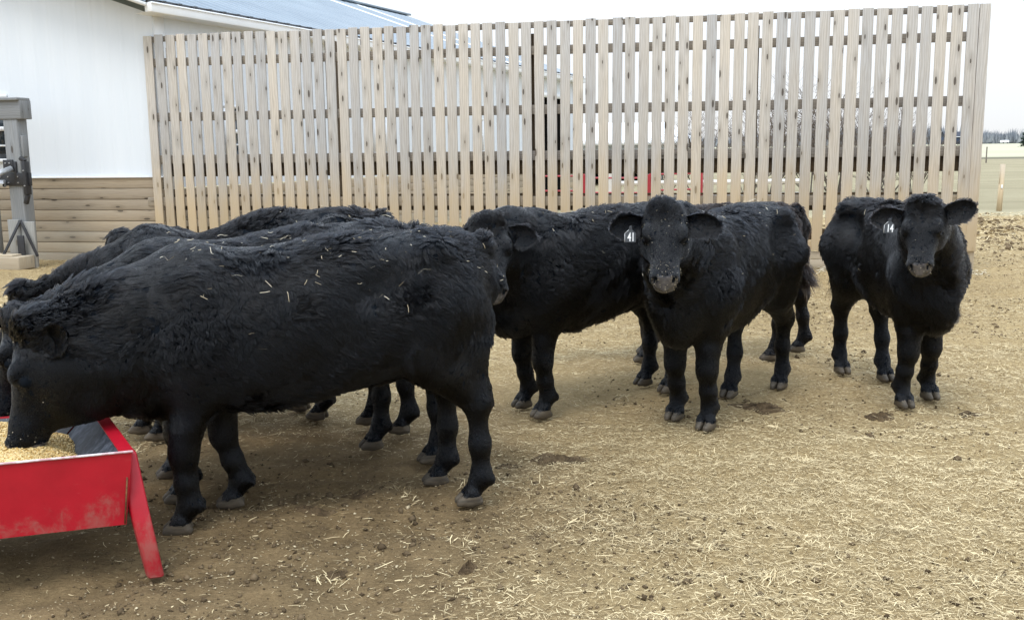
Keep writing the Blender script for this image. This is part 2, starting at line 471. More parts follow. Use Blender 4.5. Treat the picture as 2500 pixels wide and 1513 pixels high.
mb.build('door_frame', M['trim'], barn)
mb = MB()
wall_strip(mb, Z0, LD, LN, -0.02, 0.16, 1.0, EAVE - 0.11, 0.018, 0.05); mb.build('corner_trim', M['trim'], barn); mb = MB()
wall_strip(mb, Z0, LD, LN, LONG - 0.15, LONG + 0.02, 1.0, EAVE - 0.11, 0.018, 0.05); mb.build('corner_trim', M['trim'], barn)
def window(o, d, n, s0, s1, z0, z1, cols=2, rows=4):
    f = MB(); w = 0.055
    for a, b, c, e in ((s0, s1, z0, z0 + w), (s0, s1, z1 - w, z1), (s0, s0 + w, z0 + w, z1 - w), (s1 - w, s1, z0 + w, z1 - w)):
        wall_strip(f, o, d, n, a, b, c, e, 0.0, 0.055)
    zm = (z0 + z1) / 2
    wall_strip(f, o, d, n, s0 + w, s1 - w, zm - 0.03, zm + 0.03, 0.004, 0.05)
    for k in range(1, rows):
        z = z0 + (z1 - z0) * k / rows
        if abs(z - zm) > 0.05: wall_strip(f, o, d, n, s0 + w, s1 - w, z - 0.012, z + 0.012, 0.006, 0.04)
    for k in range(1, cols):
        s = s0 + (s1 - s0) * k / cols
        wall_strip(f, o, d, n, s - 0.012, s + 0.012, z0 + w, zm - 0.03, 0.006, 0.039); wall_strip(f, o, d, n, s - 0.012, s + 0.012, zm + 0.03, z1 - w, 0.006, 0.039)
    fo = f.build('window', M['trim'], barn)
    g = MB(); wall_strip(g, o, d, n, s0 + 0.02, s1 - 0.02, z0 + 0.02, z1 - 0.02, 0.0, 0.026)
    g.build('pane', M['glass'], fo)
for s0, s1 in ((1.28, 1.78), (5.52, 5.98), (9.80, 10.28)):
    window(Z0, LD, LN, s0, s1, 1.42, 2.22)
window(Z0, GD, GN, 2.36, 3.36, 1.40, 2.36)
# roof: ribbed steel sheet with its ridge, overhangs and white translucent panels
OH = 0.20
def rp(s, w, dz=0.0):     # point on the roof: s along the eave, w inward from the eave edge
    return LD * s + LN * (OH - w) + UP * (EAVE + w * PIT - 0.0 + dz)
mb = MB(); sk = MB()
nrm = (UP - inward * PIT).normalized()
RIB = 0.305
S0, S1 = -0.32, LONG + 0.25
k = 0; s = S0
skew = GD.dot(LD) / -GD.dot(LN)      # the near rake runs parallel to the end wall
near = lambda w, s: s + (w * skew if s < 0.4 else w * skew * max(0, 1 - s / 3.0) * 0)
while s < S1 - 0.01:
    e = min(s + RIB, S1)
    tgt = sk if (abs(s - (S0 + 46 * RIB)) < 0.01 or abs(s - (S0 + 40 * RIB)) < 0.01) else mb
    prof = [(s, 0), (s + 0.02, 0.03), (s + 0.055, 0.03), (s + 0.08, 0), (e, 0)]
    for (a, ta), (b, tb) in zip(prof[:-1], prof[1:]):
        if b <= a: continue
        tgt.quad([rp(a, 0, ta), rp(b, 0, tb), rp(b, HALF, tb), rp(a, HALF, ta)])
    s = e; k += 1
mb.quad([rp(S0 - 0.0, 0), rp(S0, HALF), rp(S0 - 1.4, HALF), rp(S0 - 0.02, 0)])
ro = mb.build('roof', M['roof'], barn)
sk.build('roof_panel', M['skylight'], ro)
far = MB()
far.quad([rp(S0 - 1.4, HALF), rp(S1, HALF), LD * S1 - LN * (2 * HALF - OH) + UP * EAVE, LD * (S0 - 2.8) - LN * (2 * HALF - OH) + UP * EAVE])
far.build('roof', M['roof'], barn)
cap = MB(); cap.bar(rp(S0 - 1.4, HALF, 0.03), rp(S1, HALF, 0.03), 0.34, 0.05, UP); cap.build('ridge_cap', M['roof'], ro)
gut = MB()
gut.bar(LD * (S0 + 0.02) + LN * (OH + 0.02) + UP * (EAVE - 0.075), LD * (S1 - 0.1) + LN * (OH + 0.02) + UP * (EAVE - 0.075), 0.12, 0.13, UP, 0.5)
gut.bar(LD * (S0 + 0.0) + LN * (OH + 0.095) + UP * (EAVE - 0.022), LD * (S1 - 0.1) + LN * (OH + 0.095) + UP * (EAVE - 0.022), 0.02, 0.026, UP, 0.5)
bevel(gut.build('gutter', M['trim'], barn), 0.02, 2)
sf = MB(); sf.quad([LD * S0 + UP * (EAVE - 0.15), LD * S1 + UP * (EAVE - 0.15), LD * S1 + LN * OH + UP * (EAVE - 0.135), LD * S0 + LN * OH + UP * (EAVE - 0.135)])
sf.build('soffit', M['trim'], barn)
fc = MB()
s = S0
while s < S1:     # dark closure strip with the rib ends standing proud of it
    fc.box(LD * (s + RIB / 2) + LN * (OH - 0.035) + UP * (EAVE + 0.0), LD * (RIB / 2 - 0.002), LN * 0.02, UP * 0.045, 0.2, 0)
    fc.box(LD * (s + 0.038) + LN * (OH + 0.0) + UP * (EAVE + 0.018), LD * 0.03, LN * 0.02, UP * 0.026, 0.2, 0)
    s += RIB
fc.build('eave_closure', M['black'], ro)
rk = MB(); rk.bar(rp(S0, 0.0, -0.04), rp(S0 - 1.4, HALF, -0.04), 0.2, 0.05, UP); rk.build('rake_trim', M['trim'], barn)
rk = MB(); rk.bar(rp(S1, 0.0, -0.06), rp(S1, HALF, -0.06), 0.18, 0.05, UP); rk.build('rake_trim', M['trim'], barn)

# ------------------------------------------------------------------ slatted windbreak fence
FA = R(11.5)
FD = Vector((math.cos(FA), -math.sin(FA), 0)); FN = Vector((-math.sin(FA), -math.cos(FA), 0))   # along, toward the camera side
FO = Vector((-4.996, 13.881, 0))
fence = empty('slat_fence', FO, 'tall weathered wooden slat windbreak fence standing behind the cattle', 'fence')
mb = MB()
cent = [0.054 + 0.16457 * k for k in range(64)] + [10.592, 10.716]
rs = random.Random(3)
for i, c in enumerate(cent):
    w = 0.125 + rs.uniform(-0.005, 0.004)
    if i == len(cent) - 1: w = 0.118
    lean = rs.uniform(-0.006, 0.006); zt = 3.09 + rs.uniform(-0.012, 0.012); zb = 0.222 + rs.uniform(-0.006, 0.006)
    tt = 0.011 + rs.uniform(0, 0.003)
    ax = FD * (w / 2) + FN * rs.uniform(-0.003, 0.003)
    mb.box(FD * (c + rs.uniform(-0.004, 0.004)) + FN * (-tt) + UP * ((zt + zb) / 2), ax, FN * tt, UP * ((zt - zb) / 2) + FD * lean, rs.random(), 2)
bevel(mb.build('slat_panel', M['slat'], fence), 0.004, 2)
bk0 = -0.030
def fbar(name, mat, s0, s1, z0, z1, t1, th, nplank=1, tint=None):
    m = MB()
    h = (z1 - z0) / nplank
    for q in range(nplank):
        a, b = z0 + q * h, z0 + (q + 1) * h - (0.006 if nplank > 1 else 0)
        s = s0
        while s < s1 - 0.05:
            e = min(s + 4.9, s1)
            m.box(FD * ((s + e) / 2) + FN * (t1 - th / 2) + UP * ((a + b) / 2), FD * ((e - s) / 2 - 0.002), FN * (th / 2), UP * ((b - a) / 2), tint if tint is not None else rs.random(), 0)
            s = e
    return bevel(m.build(name, mat, fence), 0.004)
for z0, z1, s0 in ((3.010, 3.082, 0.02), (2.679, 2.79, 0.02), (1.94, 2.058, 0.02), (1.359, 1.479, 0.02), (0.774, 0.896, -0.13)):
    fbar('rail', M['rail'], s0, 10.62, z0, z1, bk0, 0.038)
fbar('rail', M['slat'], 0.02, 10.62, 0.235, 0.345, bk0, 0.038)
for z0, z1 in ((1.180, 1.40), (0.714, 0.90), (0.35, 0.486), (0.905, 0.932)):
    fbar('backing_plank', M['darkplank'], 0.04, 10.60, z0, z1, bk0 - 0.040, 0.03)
fbar('kick_board', M['wainscot'], 0.1, 10.62, 0.012, 0.212, -0.034, 0.038, 2)
for s in (0.12, 2.644, 5.40, 8.126):
    m = MB(); m.box(FD * s + FN * (bk0 - 0.075 - 0.075) + UP * 1.45, FD * 0.07, FN * 0.07, UP * 1.5, None, 2)
    bevel(m.build('post', M['darkplank'], fence), 0.006)
m = MB(); m.box(FD * 10.70 + FN * (-0.10) + UP * 1.5, FD * 0.073, FN * 0.068, UP * 1.55, 0.8, 2)
bevel(m.build('post', M['wainscot'], fence), 0.006)

# ------------------------------------------------------------------ gate frame at the left edge
gf = empty('gate_frame', (-6.62, 13.40, 0), 'grey timber gate frame with black hinge straps in front of the barn end wall', 'gate frame')
X, Y = Vector((0.98, -0.2, 0)), Vector((-0.2, -0.98, 0))
m = MB(); m.box(UP * 0.98, X * 0.105, Y * 0.10, UP * 1.0, 0.2, 2); bevel(m.build('post', M['greypost'], gf), 0.01)
m = MB(); m.box(-X * 0.62 + UP * 2.1, X * 0.80, Y * 0.115, UP * 0.125, 0.15, 0); m.box(-X * 0.62 + Y * 0.03 + UP * 2.235, X * 0.80, Y * 0.13, UP * 0.02, 0.1, 0)
bevel(m.build('crossbeam', M['greypost'], gf), 0.01)
m = MB()
m.box(-X * 0.06 + Y * 0.12 + UP * 0.30, X * 0.09, Y * 0.02, UP * 0.35, 0.9, 2); m.box(X * 0.14 + Y * 0.11 + UP * 0.29, X * 0.10, Y * 0.018, UP * 0.33, 0.8, 2)
bevel(m.build('foot_plate', M['greypost'], gf), 0.008)
m = MB(); m.box(-X * 0.7 + Y * 0.3 + UP * 0.09, X * 0.92, Y * 0.16, UP * 0.085, 0.7, 0); m.box(-X * 0.72 + Y * 0.27 + UP * 0.185, X * 0.80, Y * 0.12, UP * 0.012, 0.9, 0); bevel(m.build('ground_sill', M['wainscot'], gf), 0.01)
m = MB()
apex = X * 0.06 + Y * 0.15 + UP * 0.64
m.bar(apex, -X * 0.16 + Y * 0.30 + UP * 0.13, 0.035, 0.02, Y); m.bar(apex, X * 0.30 + Y * 0.18 + UP * 0.16, 0.035, 0.02, Y)
m.box(X * 0.08 + Y * 0.20 + UP * 0.25, X * 0.05, Y * 0.012, UP * 0.19, 0.5, 2)
bevel(m.build('ground_brace', M['black'], gf), 0.004)
m = MB()
m.box(X * 0.0 + Y * 0.115 + UP * 1.185, X * 0.26, Y * 0.012, UP * 0.085, 0.5, 0); m.box(X * 0.20 + Y * 0.13 + UP * 1.20, X * 0.022, Y * 0.05, UP * 0.22, 0.5, 2)
m.bar(X * 0.20 + Y * 0.13 + UP * 1.42, X * 0.13 + Y * 0.13 + UP * 1.47, 0.05, 0.05, Y); m.bar(X * 0.20 + Y * 0.13 + UP * 0.98, X * 0.15 + Y * 0.12 + UP * 0.86, 0.05, 0.05, Y)
m.box(-X * 0.07 + Y * 0.115 + UP * 1.37, X * 0.075, Y * 0.011, UP * 0.075, 0.5, 0); m.box(X * 0.035 + Y * 0.118 + UP * 1.29, X * 0.02, Y * 0.012, UP * 0.13, 0.5, 2)
hg = m.build('hinge_strap', M['black'], gf); bevel(hg, 0.004)
for bx, bz in ((-0.2, 1.22), (-0.2, 1.14), (-0.08, 1.22), (-0.08, 1.14), (0.07, 1.22), (0.07, 1.14), (0.2, 1.3), (0.2, 1.1), (-0.1, 1.40), (-0.04, 1.40)):
    p = X * bx + Y * (0.128 if bx < 0.15 else 0.18) + UP * bz; m = MB(); m.tube(p, p + Y * 0.012, 0.012, 0.008, 6); m.build('bolt', M['bolt'], hg)
m = MB(); m.tube(-X * 0.0 + Y * 0.15 + UP * 1.33, -X * 0.16 + Y * 0.55 + UP * 1.18, 0.038, n=12)
m.tube(-X * 0.12 + Y * 0.16 + UP * 1.13, -X * 1.3 + Y * 0.22 + UP * 1.12, 0.05, n=12); weld(m.build('pipe_arm', M['pipe'], gf, True))
m = MB(); m.box(X * 0.125 + Y * 0.02 + UP * 1.62, X * 0.02, Y * 0.05, UP * 0.14, 0.3, 2); bevel(m.build('latch_block', M['greypost'], gf), 0.006)
m = MB(); m.box(-X * 0.44 + Y * 0.02 + UP * 0.55, X * 0.06, Y * 0.06, UP * 0.58, 0.4, 2); bevel(m.build('short_post', M['greypost'], gf), 0.008)

# ------------------------------------------------------------------ red feed trough
TC = Vector((-1.345, 3.34, 0)); TU = Vector((-0.955, -0.297, 0)).normalized(); TE = Vector((-0.513, 0.858, 0)).normalized()
RZ, TL, TW = 0.465, 2.6, 0.705
trough = empty('feed_trough', TC, 'red painted metal feed trough on splayed legs, full of yellow grain', 'trough')
def tp(a, b, z): return TU * a + TE * b + UP * z       # a along the front, b across, from the near right corner
def slab(mb, q, th):
    """closed plate: quad q (counter-clockwise seen from its outer face) thickened inward"""
    q = [Vector(v) for v in q]; n = (q[1] - q[0]).cross(q[3] - q[0]).normalized() * th
    b = [v - n for v in q]
    mb.quad(q); mb.quad(b[::-1])
    for i in range(4): mb.quad([q[(i + 1) % 4], q[i], b[i], b[(i + 1) % 4]])
m = MB()
slab(m, [tp(TL, 0, RZ), tp(TL, 0.02, 0.20), tp(0.035, 0.008, 0.20), tp(0, 0, RZ)], 0.004)
m.build('front_panel', M['red'], trough)
m = MB(); m.bar(tp(0.022, 0.001, 0.375), tp(0.040, 0.006, 0.205), 0.005, 0.006, TE); m.build('rusty_seam', paint_mat('rust', (0.16, 0.07, 0.035), 0.9, 0.4, 60, 0.1), trough)
m = MB(); slab(m, [tp(0, TW, RZ), tp(0.0, TW - 0.03, 0.20), tp(TL, TW - 0.05, 0.20), tp(TL, TW, RZ)], 0.004); m.build('back_panel', M['red'], trough)
m = MB(); slab(m, [tp(0.0, 0.004, RZ - 0.002), tp(0.035, 0.012, 0.20), tp(0.03, TW - 0.03, 0.20), tp(0, TW - 0.004, RZ - 0.002)], 0.004); m.build('end_panel', M['red'], trough)
m = MB()  # flat flange along the end
slab(m, [tp(-0.004, -0.0, RZ + 0.006), tp(-0.004, TW, RZ + 0.006), tp(0.044, TW, RZ + 0.006), tp(0.044, 0.0, RZ + 0.006)][::-1], 0.006)
m.build('end_flange', M['red'], trough)
def bare_edge():
    t = NT('worn_metal_edge'); n = t.noise(t.obj(), 30, 4)
    t.set(**{'Base Color': t.mix(t.rng(n, 0.4, 0.6), (0.50, 0.30, 0.31), (0.70, 0.64, 0.64)), 'Roughness': 0.4}); return t.m
m = MB(); m.bar(tp(-0.004, -0.004, RZ + 0.004), tp(TL, -0.004, RZ + 0.004), 0.008, 0.008, UP); bevel(m.build('rim_edge', bare_edge(), trough), 0.003)
m = MB()
slab(m, [tp(0.040, 0.008, RZ + 0.001), tp(0.040, TW - 0.008, RZ + 0.001), tp(0.30, TW - 0.14, 0.24), tp(0.30, 0.14, 0.24)], 0.003)
slab(m, [tp(TL, 0.008, RZ - 0.006), tp(0.058, 0.008, RZ - 0.006), tp(0.30, 0.14, 0.24), tp(TL, 0.14, 0.24)], 0.003)
slab(m, [tp(0.058, TW - 0.008, RZ - 0.006), tp(TL, TW - 0.008, RZ - 0.006), tp(TL, TW - 0.14, 0.24), tp(0.30, TW - 0.14, 0.24)], 0.003)
slab(m, [tp(0.30, 0.14, 0.24), tp(0.30, TW - 0.14, 0.24), tp(TL, TW - 0.14, 0.24), tp(TL, 0.14, 0.24)], 0.003)
m.build('liner', M['liner'], trough)
def tleg(top, foot, w=0.064):
    m = MB(); z = (Vector(foot) - Vector(top)); 
    x = TU; y = TE
    prof = [(-0.5, -0.5), (0.5, -0.5), (0.5, 0.5), (-0.5, 0.5)]
    ring = lambda p, k: [Vector(p) + x * (u * w * k) + y * (v * w * 0.8 * k) for u, v in prof]
    rings = [ring(top, 1.15), ring(Vector(top).lerp(Vector(foot), 0.5), 1.02), ring(Vector(foot) + UP * 0.012, 0.92), ring(Vector(foot), 0.82)]
    for a, b in zip(rings[:-1], rings[1:]):
        for i in range(4): m.quad([a[i], a[(i + 1) % 4], b[(i + 1) % 4], b[i]])
    m.quad(rings[0][::-1]); m.quad(rings[-1])
    return bevel(weld(m.build('leg', M['red'], trough)), 0.014, 3)
tleg(tp(0.012, 0.085, RZ - 0.012), Vector((0.050, -0.004, 0.0)))
tleg(tp(0.02, TW - 0.03, RZ - 0.03), tp(-0.06, TW + 0.03, 0.0))
tleg(tp(TL - 0.05, 0.035, RZ - 0.03), tp(TL + 0.0, -0.03, 0.0)); tleg(tp(TL - 0.05, TW - 0.03, RZ - 0.03), tp(TL, TW + 0.03, 0.0))

# grain heaped in the trough
na, nb = 130, 36
A_, B_ = np.meshgrid(np.linspace(0.10, TL - 0.02, na), np.linspace(0, 1, nb), indexing='ij')
base = 0.36 + 0.085 * np.clip((A_ - 0.10) / 0.25, 0, 1) ** 0.8
hw = 0.14 - 0.135 * (base - 0.24) / 0.225
bb = hw + (TW - 2 * hw) * B_
Zg = base + 0.006 * np.sin(A_ * 23 + B_ * 5) + 0.005 * np.sin(A_ * 11 - B_ * 17) + RNG.normal(0, 0.0022, A_.shape)
tu, te = np.array(TU), np.array(TE)
feedV = (A_[..., None] * tu + bb[..., None] * te); feedV[..., 2] = Zg
feedV = feedV.reshape(-1, 3) + np.array(TC)
idx = np.arange(na * nb).reshape(na, nb)
feedF = np.stack([idx[:-1, :-1], idx[:-1, 1:], idx[1:, 1:], idx[1:, :-1]], -1).reshape(-1, 4)
def flakes(n, P, size, flat=0.4, tilt=0.8):
    """n small six-sided kernels/clods at positions P"""
    th = RNG.uniform(0, 6.28, n); base = []
    a = RNG.normal(0, tilt, (n, 2))
    ex = np.stack([np.cos(th), np.sin(th), a[:, 0] * 0.4], -1); ey = np.stack([-np.sin(th), np.cos(th), a[:, 1] * 0.4], -1)
    ez = np.cross(ex, ey)
    s = size if np.ndim(size) else np.full(n, size)
    sx = s * RNG.uniform(0.7, 1.3, n); sy = s * RNG.uniform(0.5, 1.0, n); sz = s * RNG.uniform(0.6, 1.2, n) * flat
    V = []
    for ux, uy, uz in ((1, 0, 0), (0, 1, 0), (-1, 0, 0), (0, -1, 0), (0, 0, 1), (0, 0, -1)):
        j = RNG.uniform(0.8, 1.2, (n, 1))
        V.append(P + j * (ex * (ux * sx)[:, None] + ey * (uy * sy)[:, None] + ez * (uz * sz)[:, None]))
    V = np.stack(V, 1).reshape(-1, 3)
    T = np.array([(0, 1, 4), (1, 2, 4), (2, 3, 4), (3, 0, 4), (1, 0, 5), (2, 1, 5), (3, 2, 5), (0, 3, 5)])
    F = (np.arange(n)[:, None, None] * 6 + T[None]).reshape(-1, 3)
    return V, F, np.repeat(RNG.uniform(0, 1, n), 6)
nk = 14000
ka = RNG.uniform(0.10, 1.5, nk); kb = RNG.uniform(0.02, 0.98, nk)
kz = 0.36 + 0.085 * np.clip((ka - 0.10) / 0.25, 0, 1) ** 0.8; khw = 0.14 - 0.135 * (kz - 0.24) / 0.225
KP = ka[:, None] * tu + (khw + (TW - 2 * khw) * kb)[:, None] * te; KP[:, 2] = kz + 0.006 * np.sin(ka * 23 + kb * 5) + 0.005 * np.sin(ka * 11 - kb * 17) + 0.002
KV, KF, KT = flakes(nk, KP + np.array(TC), 0.0062, 0.5)
FV = np.concatenate([feedV, KV])
FT = np.concatenate([np.concatenate([feedF[:, [0, 1, 2]], feedF[:, [0, 2, 3]]]), KF + len(feedV)])
tag(mesh_np('grain', FV, FT, M['grain'], tint=np.concatenate([RNG.uniform(0, 0.8, len(feedV)), KT])), 'heap of yellow cracked grain inside the red trough', 'feed', kind='stuff')
# ------------------------------------------------------------------ beyond the fence
def gp(x, y): return float(gz(x, y))
# small open-sided white shed
shed = empty('shed', (4.2, 40.0, gp(4.2, 40)), 'low white roofed shed with dark open front far behind the fence', 'shed')
m = MB()
m.aabox((-1.6, 0.0, 1.02), (2.9, 0.08, 1.60)); m.aabox((-1.6, 6, 0), (2.9, 6.1, 2.4)); m.aabox((-1.6, 0.08, 0), (-1.5, 6, 2.2))
m.build('wall', M['white'], shed)
m = MB(); m.aabox((-1.9, -0.35, 1.60), (3.2, -0.30, 1.78)); m.build('fascia', M['trim'], shed)
m = MB(); m.quad([(-1.9, -0.35, 1.79), (3.2, -0.35, 1.79), (3.2, 6.3, 2.65), (-1.9, 6.3, 2.65)]); m.build('roof', M['skylight'], shed)
m = MB(); m.quad([(-1.49, 2.6, 0), (1.4, 2.6, 0), (1.4, 2.6, 1.7), (-1.49, 2.6, 1.7)]); m.quad([(1.4, 0.1, 0), (1.4, 2.6, 0), (1.4, 2.6, 1.7), (1.4, 0.1, 1.7)]); m.build('bay_shade', M['dark'], shed)  # dark sheets stand in for the shade inside the bay

def gate(name, x0, y0, x1, y1, h, mat, label, cat, nrail, r=0.028, post=True, group=None, pr=0.05):
    a, b = Vector((x0, y0, gp(x0, y0))), Vector((x1, y1, gp(x1, y1)))
    g = empty(name, a, label, cat, group); d = b - a
    for k in range(nrail):
        z = 0.22 + (h - 0.22) * k / (nrail - 1)
        m = MB(); m.tube(UP * z, d + UP * z, r, n=8); m.build('rail', mat, g, True)
    for t in ((0, 1) if post else ()):
        m = MB(); m.tube(d * t - UP * 0.1, d * t + UP * (h + 0.06), pr, n=8); m.build('post', mat, g, True)
    return g
M['redgate'] = paint_mat('red_gate_paint', (0.36, 0.03, 0.04), 0.4, 0.12, 8)
M['whiterail'] = paint_mat('white_rail_paint', (0.62, 0.60, 0.55), 0.5, 0.08, 8)
gate('corral_gate', 0.55, 18.2, 1.26, 17.8, 1.02, M['redgate'], 'short red tubular corral gate seen through the slats left of the barn doorway', 'gate', 4, 0.016, pr=0.075)
gate('corral_gate', 1.34, 17.6, 2.42, 17.4, 1.0, M['redgate'], 'middle red tubular corral gate seen through the slats below the barn doorway', 'gate', 4, 0.016, pr=0.07)
gate('corral_gate', 2.52, 17.4, 3.30, 17.4, 1.05, M['redgate'], 'right red tubular corral gate seen through the slats above the numbered cow', 'gate', 4, 0.016, pr=0.085)
gate('rail_fence', 2.0, 20.0, 6.2, 20.8, 1.06, M['whiterail'], 'white rail fence running behind the red corral gates', 'rail fence', 4, 0.05, pr=0.06)

# leafless shrubs
def branch_mesh(seed, h, spread, n_main, depth=3):
    r = random.Random(seed); tr = MB(); tw = MB()
    def grow(p, d, L, rad, k, mb):
        q = p + d * L
        mb.tube(p, q, rad, rad * 0.62, 4 if rad < 0.02 else 6, cap=False)
        if k == 0: return
        for _ in range(r.choice((2, 3, 3, 4))):
            ax = Vector((r.gauss(0, 1), r.gauss(0, 1), r.gauss(0.35, 0.6)))
            nd = (d + ax * 0.62).normalized()
            grow(p + d * L * r.uniform(0.35, 1.0), nd, L * r.uniform(0.5, 0.85), rad * 0.6, k - 1, tw)
    for i in range(n_main):
        a = r.uniform(0, 6.28); b = r.uniform(0.05, spread)
        d = Vector((math.cos(a) * b, math.sin(a) * b, 1)).normalized()
        grow(Vector((math.cos(a) * 0.2 * r.random(), math.sin(a) * 0.2 * r.random(), -0.05)), d, h * r.uniform(0.34, 0.5), 0.022 * h / 3, depth, tr)
    return tr, tw
M['twig'] = paint_mat('bare_twig', (0.155, 0.125, 0.10), 0.9, 0.2, 6, 0.1)
M['bark'] = paint_mat('grey_bark', (0.17, 0.145, 0.12), 0.9, 0.25, 6, 0.1)
def shrub(name, x, y, seed, h, spread, nm, depth, label, group):
    e = empty(name, (x, y, gp(x, y)), label, 'shrub' if 'shrub' in name else 'tree', group)
    tr, tw = branch_mesh(seed, h, spread, nm, depth)
    tr.build('trunk', M['bark'], e); tw.build('crown', M['twig'], e)
    return e
sh = [(4.7, 30, 2.0, 'leftmost bare shrub beside the white shed seen through the slats'),
      (5.9, 31, 2.9, 'second bare shrub from the shed seen through the slats'),
      (6.9, 29, 2.4, 'bare shrub low between taller ones, third from the shed'),
      (8.1, 31, 3.6, 'tall bare shrub, fourth from the shed, behind the slats'),
      (9.1, 30, 2.6, 'dense bare shrub in the middle of the brush row'),
      (10.2, 31, 4.2, 'tallest bare shrub, with thin twigs reaching over the middle rail'),
      (10.7, 29, 2.8, 'bare shrub just right of the tallest one'),
      (11.9, 31, 3.2, 'second bare shrub from the right end of the brush row'),
      (12.2, 30, 2.3, 'rightmost bare shrub of the row, nearest the dark house')]
for i, (x, y, h, lb) in enumerate(sh):
    shrub('bare_shrub', x, y, 40 + i, h, 0.95, 13, 4, lb, 'bare shrubs behind the fence')

# dark house
hs = empty('house', (166.5, 380, gp(166.5, 380) - 0.1), 'dark blue house with white window trim far behind the fence right end', 'house')
M['bluewall'] = paint_mat('dark_blue_siding', (0.035, 0.05, 0.08), 0.7, 0.1, 0.5, 0.2)
M['shingle'] = paint_mat('dark_shingles', (0.05, 0.055, 0.07), 0.8, 0.15, 0.8, 0.2)
m = MB(); m.aabox((0, 0, 0), (9.5, 7, 2.9)); m.build('wall', M['bluewall'], hs)
m = MB(); m.quad([(-0.4, -0.4, 2.95), (9.9, -0.4, 2.95), (9.9, 3.5, 4.9), (-0.4, 3.5, 4.9)]); m.quad([(9.9, 7.4, 2.95), (-0.4, 7.4, 2.95), (-0.4, 3.5, 4.9), (9.9, 3.5, 4.9)])
m.quad([(-0.01, 0, 2.9), (-0.01, 7, 2.9), (-0.01, 3.5, 4.7), (-0.01, 3.5, 4.7)]); m.quad([(9.51, 0, 2.9), (9.51, 7, 2.9), (9.51, 3.5, 4.7), (9.51, 3.5, 4.7)]); m.build('roof', M['shingle'], hs)
for x0 in (1.2, 6.6):
    m = MB(); m.aabox((x0, -0.06, 0.8), (x0 + 1.7, 0.0, 2.4)); w_ = m.build('window', M['trim'], hs)
    m = MB(); m.aabox((x0 + 0.25, -0.09, 1.0), (x0 + 1.45, -0.03, 2.2)); m.build('pane', M['glass'], w_)
m = MB(); m.aabox((-0.2, -0.42, 2.78), (9.7, -0.36, 2.98)); m.build('fascia', M['trim'], hs)

# pasture post and wire at the right
pc = (11.0, 22.2)
post = empty('fence_post', (pc[0], pc[1], gp(*pc)), 'weathered grey round wooden post standing alone in the pasture edge', 'fence post')
m = MB(); m.tube((0, 0, -0.1), (0.01, 0, 0.6), 0.06, 0.056, 10, 0.8); m.tube((0.01, 0, 0.6), (0.02, 0, 1.05), 0.056, 0.052, 10, 0.8); weld(m.build('shaft', M['slat'], post, True))
m = MB(); m.box((0.0, -0.06, 0.55), (0.02, 0, 0), (0, 0.006, 0), (0, 0, 0.04)); bevel(m.build('insulator', M['trim'], post), 0.004)
for i, (px, dist) in enumerate(((34.5, 72), (38.5, 72))):
    e = empty('fence_post', (px, dist, gp(px, dist)), ('thin dark line post of the far pasture fence nearest the slat fence', 'thin dark line post of the far pasture fence nearest the pine')[i], 'fence post', 'thin posts of the far pasture fence')
    m = MB(); m.tube((0, 0, -0.1), (0, 0, 1.15), 0.05, 0.04, 6, 0.3); m.build('shaft', M['bark'], e)
# white trailer at the far field edge
tr_ = empty('farm_trailer', (232, 470, gp(232, 470)), 'small white trailer parked before the far grey wood', 'trailer')
m = MB(); m.aabox((0, 0, 0.4), (3.6, 2.0, 1.6)); bevel(m.build('body', M['trim'], tr_), 0.3, 3)
for wx in (0.8, 2.8):
    m = MB(); m.tube((wx, -0.05, 0.35), (wx, 0.3, 0.35), 0.35, n=12); m.build('wheel', M['black'], tr_)

# far grey wood along the horizon
n = 2600
tx = RNG.uniform(-60, 620, n); ty = RNG.uniform(560, 640, n)
hh = (9.5 + 3.0 * np.sin(tx * 0.035) + 1.8 * np.sin(tx * 0.13 + 1)) * RNG.uniform(0.6, 1.15, n)
tV = []; tF = []; nb_ = 14
for j in range(nb_):
    f = RNG.uniform(0.0, 1, n); ww = RNG.uniform(0.25, 1.6, n) * (1.1 - f); ox = RNG.normal(0, 1.2, n); oy = RNG.normal(0, 1.2, n)
    b0 = np.stack([tx + ox - ww, ty + oy, hh * f * 0.55 + 0.9], -1); b1 = np.stack([tx + ox + ww, ty + oy + 0.4, hh * f * 0.55 + 0.9], -1)
    t0 = np.stack([tx + ox * 1.2 + RNG.normal(0, .4, n), ty + oy, hh * (0.55 + 0.45 * f) + 1.3], -1)
    tV.append(np.stack([b0, b1, t0], 1).reshape(-1, 3))
tV = np.concatenate(tV); tF = np.arange(len(tV)).reshape(-1, 3)
M['wood'] = tint_mat('hazy_far_wood', (0.23, 0.25, 0.275), (0.30, 0.315, 0.335), 0.95, 0.05)  # distance haze is put into this pale blue-grey tree colour
tag(mesh_np('far_wood', tV, tF, M['wood'], tint=np.repeat(RNG.uniform(0, 1, len(tF)), 3)), 'grey leafless wood along the horizon right of the fence', 'wood', kind='stuff')

